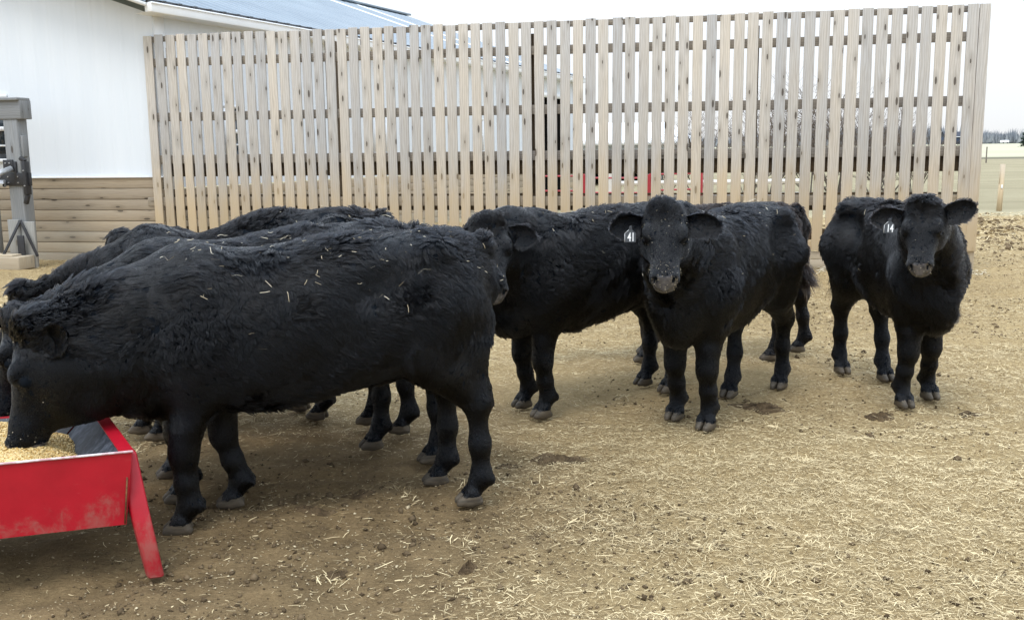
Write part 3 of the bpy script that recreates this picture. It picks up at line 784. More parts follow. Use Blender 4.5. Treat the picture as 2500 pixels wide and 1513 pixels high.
# pine at the right edge
pine = empty('pine_tree', (87.2, 168, gp(87.2, 168)), 'dark green pine tree at the right edge of the far field', 'tree')
m = MB(); m.tube((0, 0, -0.2), (0, 0, 3.6), 0.18, 0.03, 8); m.build('trunk', M['bark'], pine)
n = 5200
hgt = RNG.uniform(0.25, 3.9, n) ; rad = 1.45 * (1 - (hgt / 4.05)) ** 0.75 * (0.75 + 0.25 * np.sin(hgt * 9)) * np.sqrt(RNG.uniform(0.02, 1, n)); an = RNG.uniform(0, 6.28, n)
C_ = np.stack([np.cos(an) * rad, np.sin(an) * rad, hgt - rad * 0.18], -1)
D_ = np.stack([np.cos(an), np.sin(an), RNG.normal(0.25, 0.45, n)], -1) * RNG.uniform(0.10, 0.26, n)[:, None]; W_ = np.stack([-np.sin(an), np.cos(an), RNG.normal(0, .5, n)], -1) * 0.055
PV = np.stack([C_ - W_, C_ + W_, C_ + D_], 1).reshape(-1, 3)
M['needle'] = tint_mat('pine_needle', (0.018, 0.040, 0.026), (0.055, 0.085, 0.058), 0.7, 0.2)
mesh_np('crown', PV, np.arange(len(PV)).reshape(-1, 3), M['needle'], pine, tint=np.repeat(RNG.uniform(0, 1, n), 3))

# ------------------------------------------------------------------ litter on the yard
def vnoise(x, y, f, seed):
    r = np.random.default_rng(seed); o = np.zeros_like(x)
    for i in range(10):
        k = r.normal(size=2) * f; o += np.sin(k[0] * x + k[1] * y + r.uniform(0, 6.28))
    return o / 3.2
def in_view(x, y, pad=0.35):
    return (np.abs(x - 0.01) < 0.535 * y + pad)
def litter_density(x, y):
    d = np.sqrt(((x + 0.95) * np.where(x > -.95, 0.86, 0.60)) ** 2 + ((y - 3.95) * 0.62) ** 2)
    base = np.clip((d - 0.55) / 0.85, 0.10, 1.0)
    n = 0.62 + 0.42 * vnoise(x, y, 1.3, 5) + 0.25 * vnoise(x, y, 4.5, 6)
    return base * np.clip(n, 0.10, 1.5)
def scatter(ncand, y0, y1, power):
    u = RNG.uniform(0, 1, ncand)
    y = (y0 ** power + u * (y1 ** power - y0 ** power)) ** (1 / power)
    x = RNG.uniform(-1, 1, ncand) * (0.535 * y + 0.6); far_ = RNG.uniform(0, 1, ncand) < 0.12; x = np.where(far_, np.sign(x) * (0.535 * y + 0.6 + RNG.uniform(0, 1, ncand) ** 1.5 * 2.6), x)
    keep = RNG.uniform(0, 1.25, ncand) < litter_density(x, y)
    return x[keep], y[keep]
def blades(x, y, L, W, zoff, pitch_sd):
    n = len(x); th = RNG.uniform(0, 2 * math.pi, n); pt = RNG.normal(0, pitch_sd, n)
    z = gz(x, y) + zoff
    d = np.stack([np.cos(th) * np.cos(pt), np.sin(th) * np.cos(pt), np.sin(pt)], -1)
    s = np.stack([-np.sin(th), np.cos(th), RNG.normal(0, 0.5, n)], -1) * (W / 2)[:, None]
    c = np.stack([x, y, z + np.abs(np.sin(pt)) * L * 0.5], -1)
    bend = np.stack([-np.sin(th), np.cos(th), RNG.normal(0.1, 0.35, n)], -1) * (RNG.normal(0, 0.075, n) * L)[:, None]
    rows = []
    for t, b, w in ((-0.5, 0, 0.8), (-0.05, 1, 1.0), (0.5, 0, 0.55)):
        p = c + d * (t * L)[:, None] + bend * b
        p[:, 2] = np.maximum(p[:, 2], gz(p[:, 0], p[:, 1]) + 0.001)
        rows += [p - s * w, p + s * w]
    V = np.stack(rows, 1).reshape(-1, 3)
    Q = np.array([(0, 1, 3, 2), (2, 3, 5, 4)])
    F = (np.arange(n)[:, None, None] * 6 + Q[None]).reshape(-1, 4)
    return V, F
x1_, y1_ = scatter(1300000, 2.3, 15.5, 1.30)
n = len(x1_)
L_ = RNG.gamma(1.4, 0.0105, n) + 0.005; Wd = RNG.uniform(0.0009, 0.0024, n) * (1 + 0.05 * y1_)
V_, F_ = blades(x1_, y1_, L_, Wd, RNG.uniform(0.001, 0.014, n), 0.13)
hue = np.clip(0.44 + 0.26 * vnoise(x1_, y1_, 1.1, 9) + RNG.normal(0, 0.30, n), 0, 1)
tag(mesh_np('straw', V_, F_, M['straw'], tint=np.repeat(hue, 6)), 'loose pale straw strewn over the brown yard', 'straw', kind='stuff')
# upstanding tufts
nc = 230; yy = RNG.uniform(2.4, 9, nc); xx = RNG.uniform(-0.9, 1, nc) * 0.53 * yy
k_ = RNG.uniform(0, 1.3, nc) < litter_density(xx, yy); xx, yy = xx[k_], yy[k_]
per = 16; xx = np.repeat(xx, per) + RNG.normal(0, 0.028, len(xx) * per); yy = np.repeat(yy, per) + RNG.normal(0, 0.028, len(yy) * per)
V_, F_ = blades(xx, yy, RNG.uniform(0.018, 0.055, len(xx)), RNG.uniform(0.002, 0.0042, len(xx)), np.full(len(xx), 0.004), 0.5)
tag(mesh_np('straw_tufts', V_, F_, M['straw'], tint=np.repeat(np.clip(RNG.normal(0.9, 0.15, len(xx)), 0, 1), 6)), 'bleached straw tufts standing up from the littered yard', 'straw', kind='stuff')
# chaff and spilled grain round the trough, dirt crumbs everywhere
nc = 3000; cx = RNG.normal(-0.9, 0.85, nc); cy = RNG.normal(3.4, 0.75, nc); k_ = cy > 2.3; cx, cy = cx[k_], cy[k_]
V_, F_, T_ = flakes(len(cx), np.stack([cx, cy, gz(cx, cy) + 0.003], -1), RNG.gamma(2.0, 0.0012, len(cx)) + 0.0015, 0.4, 0.4)
tag(mesh_np('spilled_grain', V_, F_, M['spill'], tint=T_), 'pale spilled grain and chaff scattered on the mud round the trough', 'feed', kind='stuff')
nc = 42000; cy = RNG.uniform(2.3, 15, nc); cx = RNG.uniform(-1, 1, nc) * (0.535 * cy + 0.5)
k_ = RNG.uniform(-0.3, 1.1, nc) < vnoise(cx, cy, 2.0, 12); cx, cy = cx[k_], cy[k_]
sz = RNG.gamma(1.6, 0.0028, len(cx)) + 0.0025
V_, F_, T_ = flakes(len(cx), np.stack([cx, cy, gz(cx, cy) + sz * 0.25], -1), sz, 0.7, 0.5)
tag(mesh_np('dirt_crumbs', V_, F_, M['clod'], tint=T_), 'dark crumbs of dried mud scattered over the yard', 'dirt', kind='stuff')

# rougher ground out in the far yard
nc = 9000; cy = RNG.uniform(13, 21.3, nc); cx = RNG.uniform(4.5, 12.5, nc); k_ = RNG.uniform(-0.4, 1.0, nc) < vnoise(cx, cy, 1.2, 14); cx, cy = cx[k_], cy[k_]
sz = RNG.gamma(1.5, 0.010, len(cx)) + 0.006
V_, F_, T_ = flakes(len(cx), np.stack([cx, cy, gz(cx, cy) + sz * 0.2], -1), sz, 0.7, 0.4)
tag(mesh_np('dirt_crumbs', V_, F_, M['clod'], tint=T_ * 0.5 + 0.5), 'hoof-churned clods on the open ground right of the fence', 'dirt', kind='stuff')
nc = 14000; cy = RNG.uniform(14, 21.5, nc); cx = RNG.uniform(4.5, 13, nc)
V_, F_ = blades(cx, cy, RNG.gamma(2.0, 0.03, nc) + 0.02, RNG.uniform(0.004, 0.012, nc), np.full(nc, 0.006), 0.2)
tag(mesh_np('straw', V_, F_, M['straw'], tint=np.repeat(RNG.uniform(0.2, 1, nc), 6)), 'straw thinning out on the open ground right of the fence', 'straw', kind='stuff')

# pale wisps blown against the fence foot
nc = 2600; s_f = RNG.uniform(0.2, 10.9, nc); o_f = np.abs(RNG.normal(0, 0.16, nc)) + 0.02
cx = FO.x + FD.x * s_f + FN.x * o_f; cy = FO.y + FD.y * s_f + FN.y * o_f
V_, F_ = blades(cx, cy, RNG.gamma(2.0, 0.022, nc) + 0.015, RNG.uniform(0.003, 0.008, nc), RNG.uniform(0.003, 0.035, nc), 0.3)
tag(mesh_np('straw', V_, F_, M['hay'], tint=np.repeat(RNG.uniform(0.1, 1, nc), 6)), 'pale straw wisps gathered along the foot of the slat fence', 'straw', kind='stuff')

# manure pats and mud lumps
def pat(x, y, rx, ry, h, seed, label, name='manure_pat', cat='manure'):
    r = np.random.default_rng(seed); na, nr = 44, 14
    an = np.linspace(0, 2 * np.pi, na, endpoint=False); rr = np.linspace(0, 1, nr)
    prof = 1 + 0.22 * np.sin(an * 2 + r.uniform(0, 6)) + 0.14 * np.sin(an * 3 + r.uniform(0, 6)) + 0.09 * np.sin(an * 7 + r.uniform(0, 6)) + r.normal(0, 0.035, na)
    V = []
    for q in rr:
        px = np.cos(an) * q * rx * prof; py = np.sin(an) * q * ry * prof
        pz = h * (1 - q ** 2.4) * (0.75 + 0.35 * np.sin(px * 40 / (rx * 8) + 1) * np.cos(py * 55 / (ry * 8)) + r.normal(0, 0.16, na)) 
        V.append(np.stack([px, py, pz - 0.012 * (q > 0.97) + gz(x + px, y + py) - gz(x, y)], -1))
    V = np.concatenate(V); ix = np.arange(na * nr).reshape(nr, na)
    F = np.stack([ix[:-1], np.roll(ix[:-1], -1, 1), np.roll(ix[1:], -1, 1), ix[1:]], -1).reshape(-1, 4)
    o = mesh_np(name, V, F, M['muck'], smooth=True)
    o.location = (x, y, float(gz(x, y)))
    return tag(o, label, cat, 'manure pats on the yard')
def muck_mat():
    t = NT('dark_muck'); o = t.pos()
    n = t.noise(o, 24, 6, 0.7)
    t.set(**{'Base Color': t.mix(t.rng(n, 0.35, 0.65), (0.045, 0.029, 0.015), (0.14, 0.095, 0.05)), 'Roughness': 0.9, 'Specular IOR Level': 0.2})
    t.bump(t.noise(o, 70, 5, 0.7), 0.8, 0.012); return t.m
M['muck'] = muck_mat()
pat(1.44, 5.55, 0.15, 0.095, 0.035, 1, 'broad dark manure pat beside the hind feet of the cow tagged 41')
pat(0.22, 4.65, 0.125, 0.085, 0.03, 2, 'ragged dark manure pat right of the big feeding cow hind feet')
pat(-0.03, 4.58, 0.06, 0.05, 0.02, 3, 'small dark manure lump almost touching the big feeding cow rear hoof')
pat(-0.17, 3.37, 0.038, 0.032, 0.03, 4, 'small dark clod alone in the straw in the foreground')
pat(-0.65, 3.37, 0.05, 0.03, 0.018, 5, 'thin dark dropping on the mud right of the red trough leg')
pat(-0.84, 3.93, 0.085, 0.035, 0.022, 6, 'dark dropping under the belly of the big feeding cow, nearer the camera')
pat(-0.68, 4.14, 0.08, 0.05, 0.02, 7, 'flat brown pat under the belly of the big feeding cow, farther from the camera')
pat(2.07, 5.37, 0.07, 0.06, 0.025, 8, 'dark manure pat left of the front feet of the cow tagged 14')
pat(2.62, 5.46, 0.085, 0.05, 0.012, 9, 'flat brown pat right of the front feet of the cow tagged 14')

# ------------------------------------------------------------------ cattle
f4 = np.float32
class Field:
    """signed distance grid with smooth unions, turned into a quad mesh (surface nets)"""
    def __init__(s, lo, hi, h):
        s.h = h; s.ax = [np.arange(a, b + h, h, dtype=f4) for a, b in zip(lo, hi)]
        s.f = np.full([len(a) for a in s.ax], 1.0, f4)
    def _sl(s, lo, hi, pad):
        sl = []
        for a, l, u in zip(s.ax, lo, hi):
            i0 = max(0, int((l - pad - a[0]) / s.h)); i1 = min(len(a), int((u + pad - a[0]) / s.h) + 2)
            if i1 <= i0: return None
            sl.append(slice(i0, i1))
        return tuple(sl)
    def _p(s, sl): return [a[q].reshape([-1 if i == j else 1 for j in range(3)]) for i, (a, q) in enumerate(zip(s.ax, sl))]
    def add(s, prim, k=0.05):
        sl = s._sl(prim.lo, prim.hi, k + 2.5 * s.h)
        if sl is None: return
        d = prim(*s._p(sl)); a = s.f[sl]
        h = np.maximum(k - np.abs(a - d), 0) / k
        s.f[sl] = np.minimum(a, d) - h * h * (k * 0.25)
    def cut(s, prim, k=0.01):
        sl = s._sl(prim.lo, prim.hi, k + 2.5 * s.h)
        if sl is None: return
        d = -prim(*s._p(sl)); a = s.f[sl]
        h = np.maximum(k - np.abs(a - d), 0) / k
        s.f[sl] = np.maximum(a, d) + h * h * (k * 0.25)
    def mesh(s):
        f = s.f; ins = f < 0
        c = np.zeros([n - 1 for n in f.shape], np.int8)
        corners = [(i, j, k) for i in (0, 1) for j in (0, 1) for k in (0, 1)]
        for i, j, k in corners: c += ins[i:i + c.shape[0], j:j + c.shape[1], k:k + c.shape[2]]
        act = np.argwhere((c > 0) & (c < 8))
        idx = np.full(c.shape, -1, np.int32); idx[tuple(act.T)] = np.arange(len(act))
        val = np.stack([f[act[:, 0] + i, act[:, 1] + j, act[:, 2] + k] for i, j, k in corners], 1)
        acc = np.zeros((len(act), 3)); cnt = np.zeros(len(act))
        for a in range(8):
            for b in range(a + 1, 8):
                dv = np.array(corners[b]) - np.array(corners[a])
                if np.abs(dv).sum() != 1: continue
                cr_ = (val[:, a] < 0) != (val[:, b] < 0)
                t = np.where(cr_, val[:, a] / np.where(cr_, val[:, a] - val[:, b], 1), 0)
                acc += np.where(cr_[:, None], np.array(corners[a]) + t[:, None] * dv, 0); cnt += cr_
        V = np.array([a[0] for a in s.ax]) + s.h * (act + acc / cnt[:, None])
        Q = []
        for ax_ in range(3):
            u, v = (ax_ + 1) % 3, (ax_ + 2) % 3
            sa = [slice(None)] * 3; sb = [slice(None)] * 3; sa[ax_] = slice(0, -1); sb[ax_] = slice(1, None)
            A, B = ins[tuple(sa)], ins[tuple(sb)]
            e = np.argwhere(A != B)
            e = e[(e[:, u] > 0) & (e[:, v] > 0) & (e[:, u] < c.shape[u]) & (e[:, v] < c.shape[v])]
            fl = A[tuple(e.T)]
            q = []
            for du, dv in ((-1, -1), (0, -1), (0, 0), (-1, 0)):
                w = e.copy(); w[:, u] += du; w[:, v] += dv; q.append(idx[tuple(w.T)])
            q = np.stack(q, 1); q[~fl] = q[~fl][:, ::-1]
            Q.append(q)
        return V, np.concatenate(Q)

class Cone:
    def __init__(s, a, b, ra, rb):
        s.a, s.b = np.array(a, f4), np.array(b, f4); s.ra, s.rb = ra, rb
        m = max(ra, rb); s.lo = np.minimum(s.a, s.b) - m; s.hi = np.maximum(s.a, s.b) + m
    def __call__(s, x, y, z):
        ba = s.b - s.a; dd = max(float(ba @ ba), 1e-9)
        px, py, pz = x - s.a[0], y - s.a[1], z - s.a[2]
        h = np.clip((px * ba[0] + py * ba[1] + pz * ba[2]) / dd, 0, 1)
        return np.sqrt((px - ba[0] * h) ** 2 + (py - ba[1] * h) ** 2 + (pz - ba[2] * h) ** 2) - (s.ra + (s.rb - s.ra) * h)
class Ell:
    def __init__(s, c, r, fr=None):
        s.c = np.array(c, f4); s.r = np.array(r, f4); s.fr = None if fr is None else np.array(fr, f4)
        m = max(r); e = np.array(r) if fr is None else np.full(3, m); s.lo = s.c - e; s.hi = s.c + e
    def __call__(s, x, y, z):
        p = [x - s.c[0], y - s.c[1], z - s.c[2]]
        if s.fr is not None: p = [p[0] * a[0] + p[1] * a[1] + p[2] * a[2] for a in s.fr]
        k0 = np.sqrt(sum((q / r) ** 2 for q, r in zip(p, s.r))); k1 = np.sqrt(sum((q / (r * r)) ** 2 for q, r in zip(p, s.r)))
        return k0 * (k0 - 1) / np.maximum(k1, 1e-6)
class Loft:
    """tube of super-ellipses along an axis: rows of (t, half width, top, bottom)"""
    def __init__(s, o, fr, rows, ex=2.2):
        s.o = np.array(o, f4); s.fr = np.array(fr, f4); s.ex = ex
        r = np.array(rows, f4); tt = np.linspace(r[0, 0], r[-1, 0], 90)
        # smooth (monotone-ish) interpolation of the rows
        cs = []
        for c in (1, 2, 3):
            y = np.interp(tt, r[:, 0], r[:, c]); 
            for _ in range(10): y[1:-1] = 0.25 * y[:-2] + 0.5 * y[1:-1] + 0.25 * y[2:]
            cs.append(y.astype(f4))
        s.t = tt.astype(f4); s.w, s.up, s.dn = cs
        pts = [s.o + s.fr[0] * t + s.fr[1] * a * w + s.fr[2] * b for t, w, u, d in r for a in (-1, 1) for b in (u, d)]
        s.lo = np.min(pts, 0); s.hi = np.max(pts, 0)
    def __call__(s, x, y, z):
        p = [x - s.o[0], y - s.o[1], z - s.o[2]]
        t, l, v = [p[0] * a[0] + p[1] * a[1] + p[2] * a[2] for a in s.fr]
        tc_ = np.clip(t, s.t[0], s.t[-1])
        fi = (tc_ - s.t[0]) / (s.t[1] - s.t[0]); i = np.minimum(fi.astype(np.int32), 88); fr = fi - i
        g = lambda a: a[i] + (a[i + 1] - a[i]) * fr
        w, u_, d_ = g(s.w), g(s.up), g(s.dn)
        c = (u_ + d_) / 2; hh = (u_ - d_) / 2
        q = ((np.abs(l) / w) ** s.ex + (np.abs(v - c) / hh) ** s.ex) ** (1 / s.ex)
        d = (q - 1) * np.minimum(w, hh)
        return d + np.abs(t - tc_) * 0.9

def vnormals(V, F):
    n = np.cross(V[F[:, 2]] - V[F[:, 0]], V[F[:, -1]] - V[F[:, 1]])
    N = np.zeros_like(V)
    for k in range(F.shape[1]):
        for a in range(3): N[:, a] += np.bincount(F[:, k], n[:, a], len(V))
    return N / np.maximum(np.linalg.norm(N, axis=1, keepdims=True), 1e-9)
def smooth_mesh(V, F, it, lam):
    e = np.concatenate([F[:, [k, (k + 1) % 4]] for k in range(4)])
    deg = np.bincount(e[:, 0], minlength=len(V)) + np.bincount(e[:, 1], minlength=len(V))
    for _ in range(it):
        A = np.stack([np.bincount(e[:, 0], V[e[:, 1], a], len(V)) + np.bincount(e[:, 1], V[e[:, 0], a], len(V)) for a in range(3)], 1) / deg[:, None]
        V = V + lam * (A - V)
    return V
def unit(a): 
    a = np.asarray(a, np.float64); return a / np.maximum(np.linalg.norm(a, axis=-1, keepdims=True), 1e-9)
_ws = np.random.default_rng(77)
_wv = [(_ws.normal(size=3), _ws.normal(size=3), _ws.uniform(0, 6.28)) for _ in range(24)]
def wobble(P, f):
    o = np.zeros_like(P)
    for k, a, ph in _wv: o += np.sin(P @ (k * f) + ph)[:, None] * a
    return o / 3.5

def coat_mat(name, col, rough=0.22):
    m = bpy.data.materials.new(name); m.use_nodes = True; t = m.node_tree; t.nodes.clear()
    o = t.nodes.new('ShaderNodeOutputMaterial'); h = t.nodes.new('ShaderNodeBsdfHairPrincipled')
    h.parametrization = 'COLOR'; h.inputs['Color'].default_value = (*col, 1)
    h.inputs['Roughness'].default_value = rough; h.inputs['Radial Roughness'].default_value = 0.30
    h.inputs['Random Roughness'].default_value = 0.3; h.inputs['IOR'].default_value = 1.30
    hi_ = t.nodes.new('ShaderNodeHairInfo'); mx = t.nodes.new('ShaderNodeMixRGB'); mx.inputs[1].default_value = (*col, 1); mx.inputs[2].default_value = (col[0] * 2.6, col[1] * 1.7, col[2] * 1.2, 1)
    pw = t.nodes.new('ShaderNodeMath'); pw.operation = 'POWER'; pw.inputs[1].default_value = 2.5; t.links.new(hi_.outputs['Random'], pw.inputs[0]); t.links.new(pw.outputs[0], mx.inputs[0]); t.links.new(mx.outputs[0], h.inputs['Color'])
    t.links.new(h.outputs[0], o.inputs['Surface']); return m
COATS = {'blue': coat_mat('blue_black_coat', (0.0028, 0.0036, 0.0050)), 'black': coat_mat('black_coat', (0.0025, 0.0029, 0.0037)), 'brown': coat_mat('brown_black_coat', (0.0046, 0.0040, 0.0040))}
M['hide'] = paint_mat('black_hide', (0.005, 0.007, 0.010), 0.8, 0.2, 10, 0.05)
def hoof_mat():
    t = NT('dusty_hoof_horn'); o = t.obj()
    n = t.noise(t.mapping(o, (12, 12, 60)), 1.0, 5, 0.6)
    t.set(**{'Base Color': t.mix(t.rng(n, 0.3, 0.7), (0.04, 0.032, 0.022), (0.125, 0.098, 0.066)), 'Roughness': 0.7}); t.bump(n, 0.3, 0.004); return t.m
M['hoof'] = hoof_mat()
def muz_mat():
    t = NT('wet_grey_muzzle'); o = t.obj(); n = t.noise(o, 35, 5, 0.6)
    v = t.new('ShaderNodeTexVoronoi'); v.inputs['Scale'].default_value = 180; t.link(o, v.inputs['Vector'])
    t.set(**{'Base Color': t.mix(t.rng(n, 0.35, 0.7), (0.03, 0.03, 0.034), (0.10, 0.09, 0.088)), 'Roughness': 0.20, 'Specular IOR Level': 0.6})
    t.bump(v.outputs['Distance'], 0.25, 0.002); return t.m
M['muzzle'] = muz_mat()
def eye_mat():
    t = NT('dark_eye'); t.set(**{'Base Color': (0.008, 0.006, 0.005), 'Roughness': 0.05, 'Specular IOR Level': 0.7}); return t.m
M['eye'] = eye_mat()
M['tagblack'] = paint_mat('black_tag_plastic', (0.045, 0.05, 0.056), 0.35, 0.1, 20)
M['tagwhite'] = paint_mat('white_tag_ink', (0.82, 0.83, 0.82), 0.5, 0.03, 20)

HAY = []    # world-space spots where hay clings to the coats
CRUMB = []  # world-space spots of feed dust on faces
COWS = {}

def cow(key, label, head, feet, sx=1.0, sz=1.0, hs=1.0, lt=.88, sw=.93, wd=0.0, nd=0.0, coat='blue', dens=1.0, ears=((0, 0), (0, 0)), tagno=None, tail_side=0.0, tail_in=0.0, jowl=0, shift=0.0, hay=0, crumbs=0, h=0.0115, seed=1):
    """feet: world xy of front-left, front-right, rear-left, rear-right hoof; head: world poll point, yaw of the face, pitch below level, roll"""
    rg = np.random.default_rng(seed)
    ft = [np.array(p, float) for p in feet]
    fc, rc = (ft[0] + ft[1]) / 2, (ft[2] + ft[3]) / 2
    hd = unit(fc - rc); yaw = math.atan2(hd[1], hd[0])
    org = (fc + rc) / 2 + hd * 0.05 * sx + np.array([-hd[1], hd[0]]) * shift
    cy_, sy_ = math.cos(yaw), math.sin(yaw)
    def loc(p):
        dx, dy = p[0] - org[0], p[1] - org[1]
        return np.array([dx * cy_ + dy * sy_, -dx * sy_ + dy * cy_] + ([p[2]] if len(p) > 2 else []))
    Rm = np.array([[cy_, -sy_, 0], [sy_, cy_, 0], [0, 0, 1]])
    def wld(P): return np.asarray(P) @ Rm.T + np.array([org[0], org[1], 0])
    lf = [loc(p) for p in ft]
    fld = Field((-0.98 * max(sx, .9), -0.50, -0.01), (1.75, 0.50, 1.45), h)
    poll, fyaw, fpit, roll = head
    P = loc(poll); fy = fyaw - yaw
    # the head may reach beyond the default box
    d = np.array([math.cos(fy) * math.cos(fpit), math.sin(fy) * math.cos(fpit), -math.sin(fpit)])
    u = np.array([math.cos(fy) * math.sin(fpit), math.sin(fy) * math.sin(fpit), math.cos(fpit)])
    s_ = np.cross(u, d)
    c_, q_ = math.cos(roll), math.sin(roll)
    s_, u = c_ * s_ + q_ * u, c_ * u - q_ * s_
    pts = np.array([P, P + d * 0.55 * hs, P + u * 0.12 - d * 0.1, P - u * 0.3, P + s_ * 0.2, P - s_ * 0.2])
    lo = np.minimum(pts.min(0) - 0.06, (-0.98 * max(sx, .9), -0.46, -0.01)); hi = np.maximum(pts.max(0) + 0.06, (0.85 * sx, 0.46, 1.3 * sz))
    fld = Field(lo, hi, h)
    I3 = np.eye(3)
    T = [(-0.72, .07, 1.04, .84), (-0.68, .15, 1.10, .72), (-0.59, .225, 1.155, .62), (-0.45, .262, 1.175, .575), (-0.25, .272, 1.155, .54), (-0.02, .300, 1.14, .50),
         (0.20, .292, 1.135, .475), (0.38, .262, 1.145, .475), (0.52, .232, 1.13, .50), (0.64, .19, 1.06, .55), (0.72, .13, .97, .62), (0.76, .07, .88, .70)]
    torso = Loft((0, 0, 0), I3, [(t * sx, w * sz * sw, (a - wd * np.clip((t - .0) / .5, 0, 1)) * sz, b * sz) for t, w, a, b in T], 2.25)
    fld.add(torso, 0.05)
    neckp, legp, tailp = [], [], []
    W, Bk, Md = np.array([.44 * sx, 0, (1.04 - wd - nd) * sz]), np.array([.60 * sx, 0, .76 * sz]), np.array([.50 * sx, 0, .92 * sz])
    pb = P - u * 0.075 * hs - d * 0.01; th_ = P - u * 0.175 * hs + d * 0.07 * hs
    cm = (W + pb) / 2 + np.array([0, 0, 0.015 - nd * .3]); mm = (Md + (pb + th_) / 2) / 2; bm = (Bk + th_) / 2
    nk_ = .35 + .65 * sw / .93
    neckp += [Cone(W, cm, .110 * nk_, .092 * nk_), Cone(cm, pb, .092 * nk_, .080 * hs), Cone(Md, mm, .195 * sw / .93, .138 * nk_), Cone(mm, (pb + th_) / 2, .138 * nk_, .104 * hs), Cone(Bk, bm, .155 * sw / .93, .118 * nk_), Cone(bm, th_, .118 * nk_, .085 * hs)]
    for p in neckp: fld.add(p, 0.10)
    fld.add(Ell((.62 * sx, 0, .63 * sz), (.14, .115 * sw, .16)), 0.10)
    for sg in (1, -1):
        fld.add(Ell((.46 * sx, sg * .190 * sz * sw, .80 * sz), (.14, .085 * sw, .24)), 0.07)     # shoulder
        fld.add(Ell((-.50 * sx, sg * .155 * sz * sw, .82 * sz), (.175, .115 * sw, .26)), 0.07)    # thigh
        fld.add(Ell((-.46 * sx, sg * .20 * sz * sw, 1.09 * sz), (.065, .055, .05)), 0.06)      # hip bone
        fld.cut(Ell((-.27 * sx, sg * .335 * sz * sw, .99 * sz), (.15, .105, .12)), 0.07)     # flank hollow
    nf, nr = .45 * sx, -.55 * sx
    for i, p in enumerate(lf):
        sg = 1 if i % 2 == 0 else -1; x, y = p[0], p[1]
        if i < 2:
            dx = x - nf
            A = np.array([.47 * sx, sg * .15 * sw, .78 * sz]); E_ = np.array([.42 * sx + .35 * dx, sg * .135 * sw + .25 * (y - sg * .14), .585 * sz])
            K = np.array([E_[0] * .42 + x * .58 + .012, E_[1] * .45 + y * .55, .335 * sz]); C2 = np.array([K[0] * .45 + (x - .03) * .55, K[1] * .4 + y * .6, .215])
            Fk = np.array([x - .040, y, .125]); Co = np.array([x - .008, y, .068])
            chain = [(A, .125), (E_, .086), (K, .042), (C2, .037), (Fk, .037), (Co, .036)]
        else:
            dx = x - nr
            A = np.array([-.49 * sx, sg * .14 * sw, .86 * sz]); E_ = np.array([-.44 * sx + .30 * dx, sg * .160 * sw + .15 * (y - sg * .15), .655 * sz])
            K = np.array([x - .040 + .20 * -max(dx, -.2), E_[1] * .35 + y * .65, .435 * sz]); C2 = np.array([K[0] * .5 + (x - .05) * .5, y, .27])
            Fk = np.array([x - .045, y, .125]); Co = np.array([x - .008, y, .068])
            chain = [(A, .170), (E_, .108), (K, .043), (C2, .038), (Fk, .038), (Co, .036)]
            c = Cone(np.array([-.58 * sx + .2 * dx, sg * .13 * sw, .80 * sz]), K + np.array([-.012, 0, .06]), .10, .036); legp.append(c); fld.add(c, 0.06)
        for (a, ra), (b, rb) in zip(chain[:-1], chain[1:]):
            c = Cone(a, b, ra, rb); legp.append(c); fld.add(c, 0.045 if b[2] < .4 else 0.06)
        if i < 2: fld.add(Cone(K + np.array([.0, 0, .10]), K + np.array([.004, 0, -.02]), .046, .040), 0.05)
        else: fld.add(Cone(K + np.array([-.02, 0, .03]), K + np.array([-.03, 0, .075]), .042, .022), 0.05)
        for cs in (1, -1):
            a = np.array([x + .002, y + cs * .027, .062]); b = np.array([x + .058, y + cs * .021, .022]); c = np.array([x - .030, y + cs * .026, .022])
            fld.add(Ell((x + .010, y + cs * .024, .028), (.042, .022, .030)), 0.012)
            fld.add(Cone(a, b, .024, .018), 0.010 if cs == -1 else 0.014); fld.add(Cone(a, c, .024, .019), 0.010)
            fld.add(Ell((x - .082, y + cs * .024, .115), (.017, .014, .022)), 0.015)
    for p in lf:
        fld.cut(Ell((p[0] + .055, p[1], .03), (.055, .0055, .05)), 0.006)
    # tail
    tp_ = [np.array([-.70 * sx, 0, 1.10 * sz]), np.array([-.755 * sx + tail_in * .6, tail_side * .3, 1.00 * sz]), np.array([-.765 * sx + tail_in, tail_side * .7, .80 * sz]), np.array([-.755 * sx + tail_in, tail_side, .58 * sz])]
    for a, b, ra, rb in zip(tp_[:-1], tp_[1:], (.045, .034, .026), (.034, .026, .018)):
        c = Cone(a, b, ra, rb); tailp.append(c); fld.add(c, 0.04)
    # head
    HR = [(-.055, .045, -.035, -.11), (-.02, .085, .005, -.155), (.04, .108, .030, -.185), (.10, .114, .038, -.200), (.17, .110, .032, -.205), (.24, .090, .020, -.182), (.32, .070, .008, -.128),
          (.385, .071, .006, -.106), (.43, .076, .000, -.104), (.465, .066, -.016, -.102), (.487, .050, -.032, -.096)]
    hfr = np.array([d, s_, u])
    hl = Loft(P, hfr, [(t * hs * lt, w * hs, a * hs, b * hs) for t, w, a, b in HR], 2.5)
    fld.add(hl, 0.05)
    H = lambda t, l, v: P + (d * t * lt + s_ * l + u * v) * hs
    fld.add(Ell(H(-.015, 0, .012), np.array((.06, .075, .05)) * hs, hfr), 0.05)                       # poll
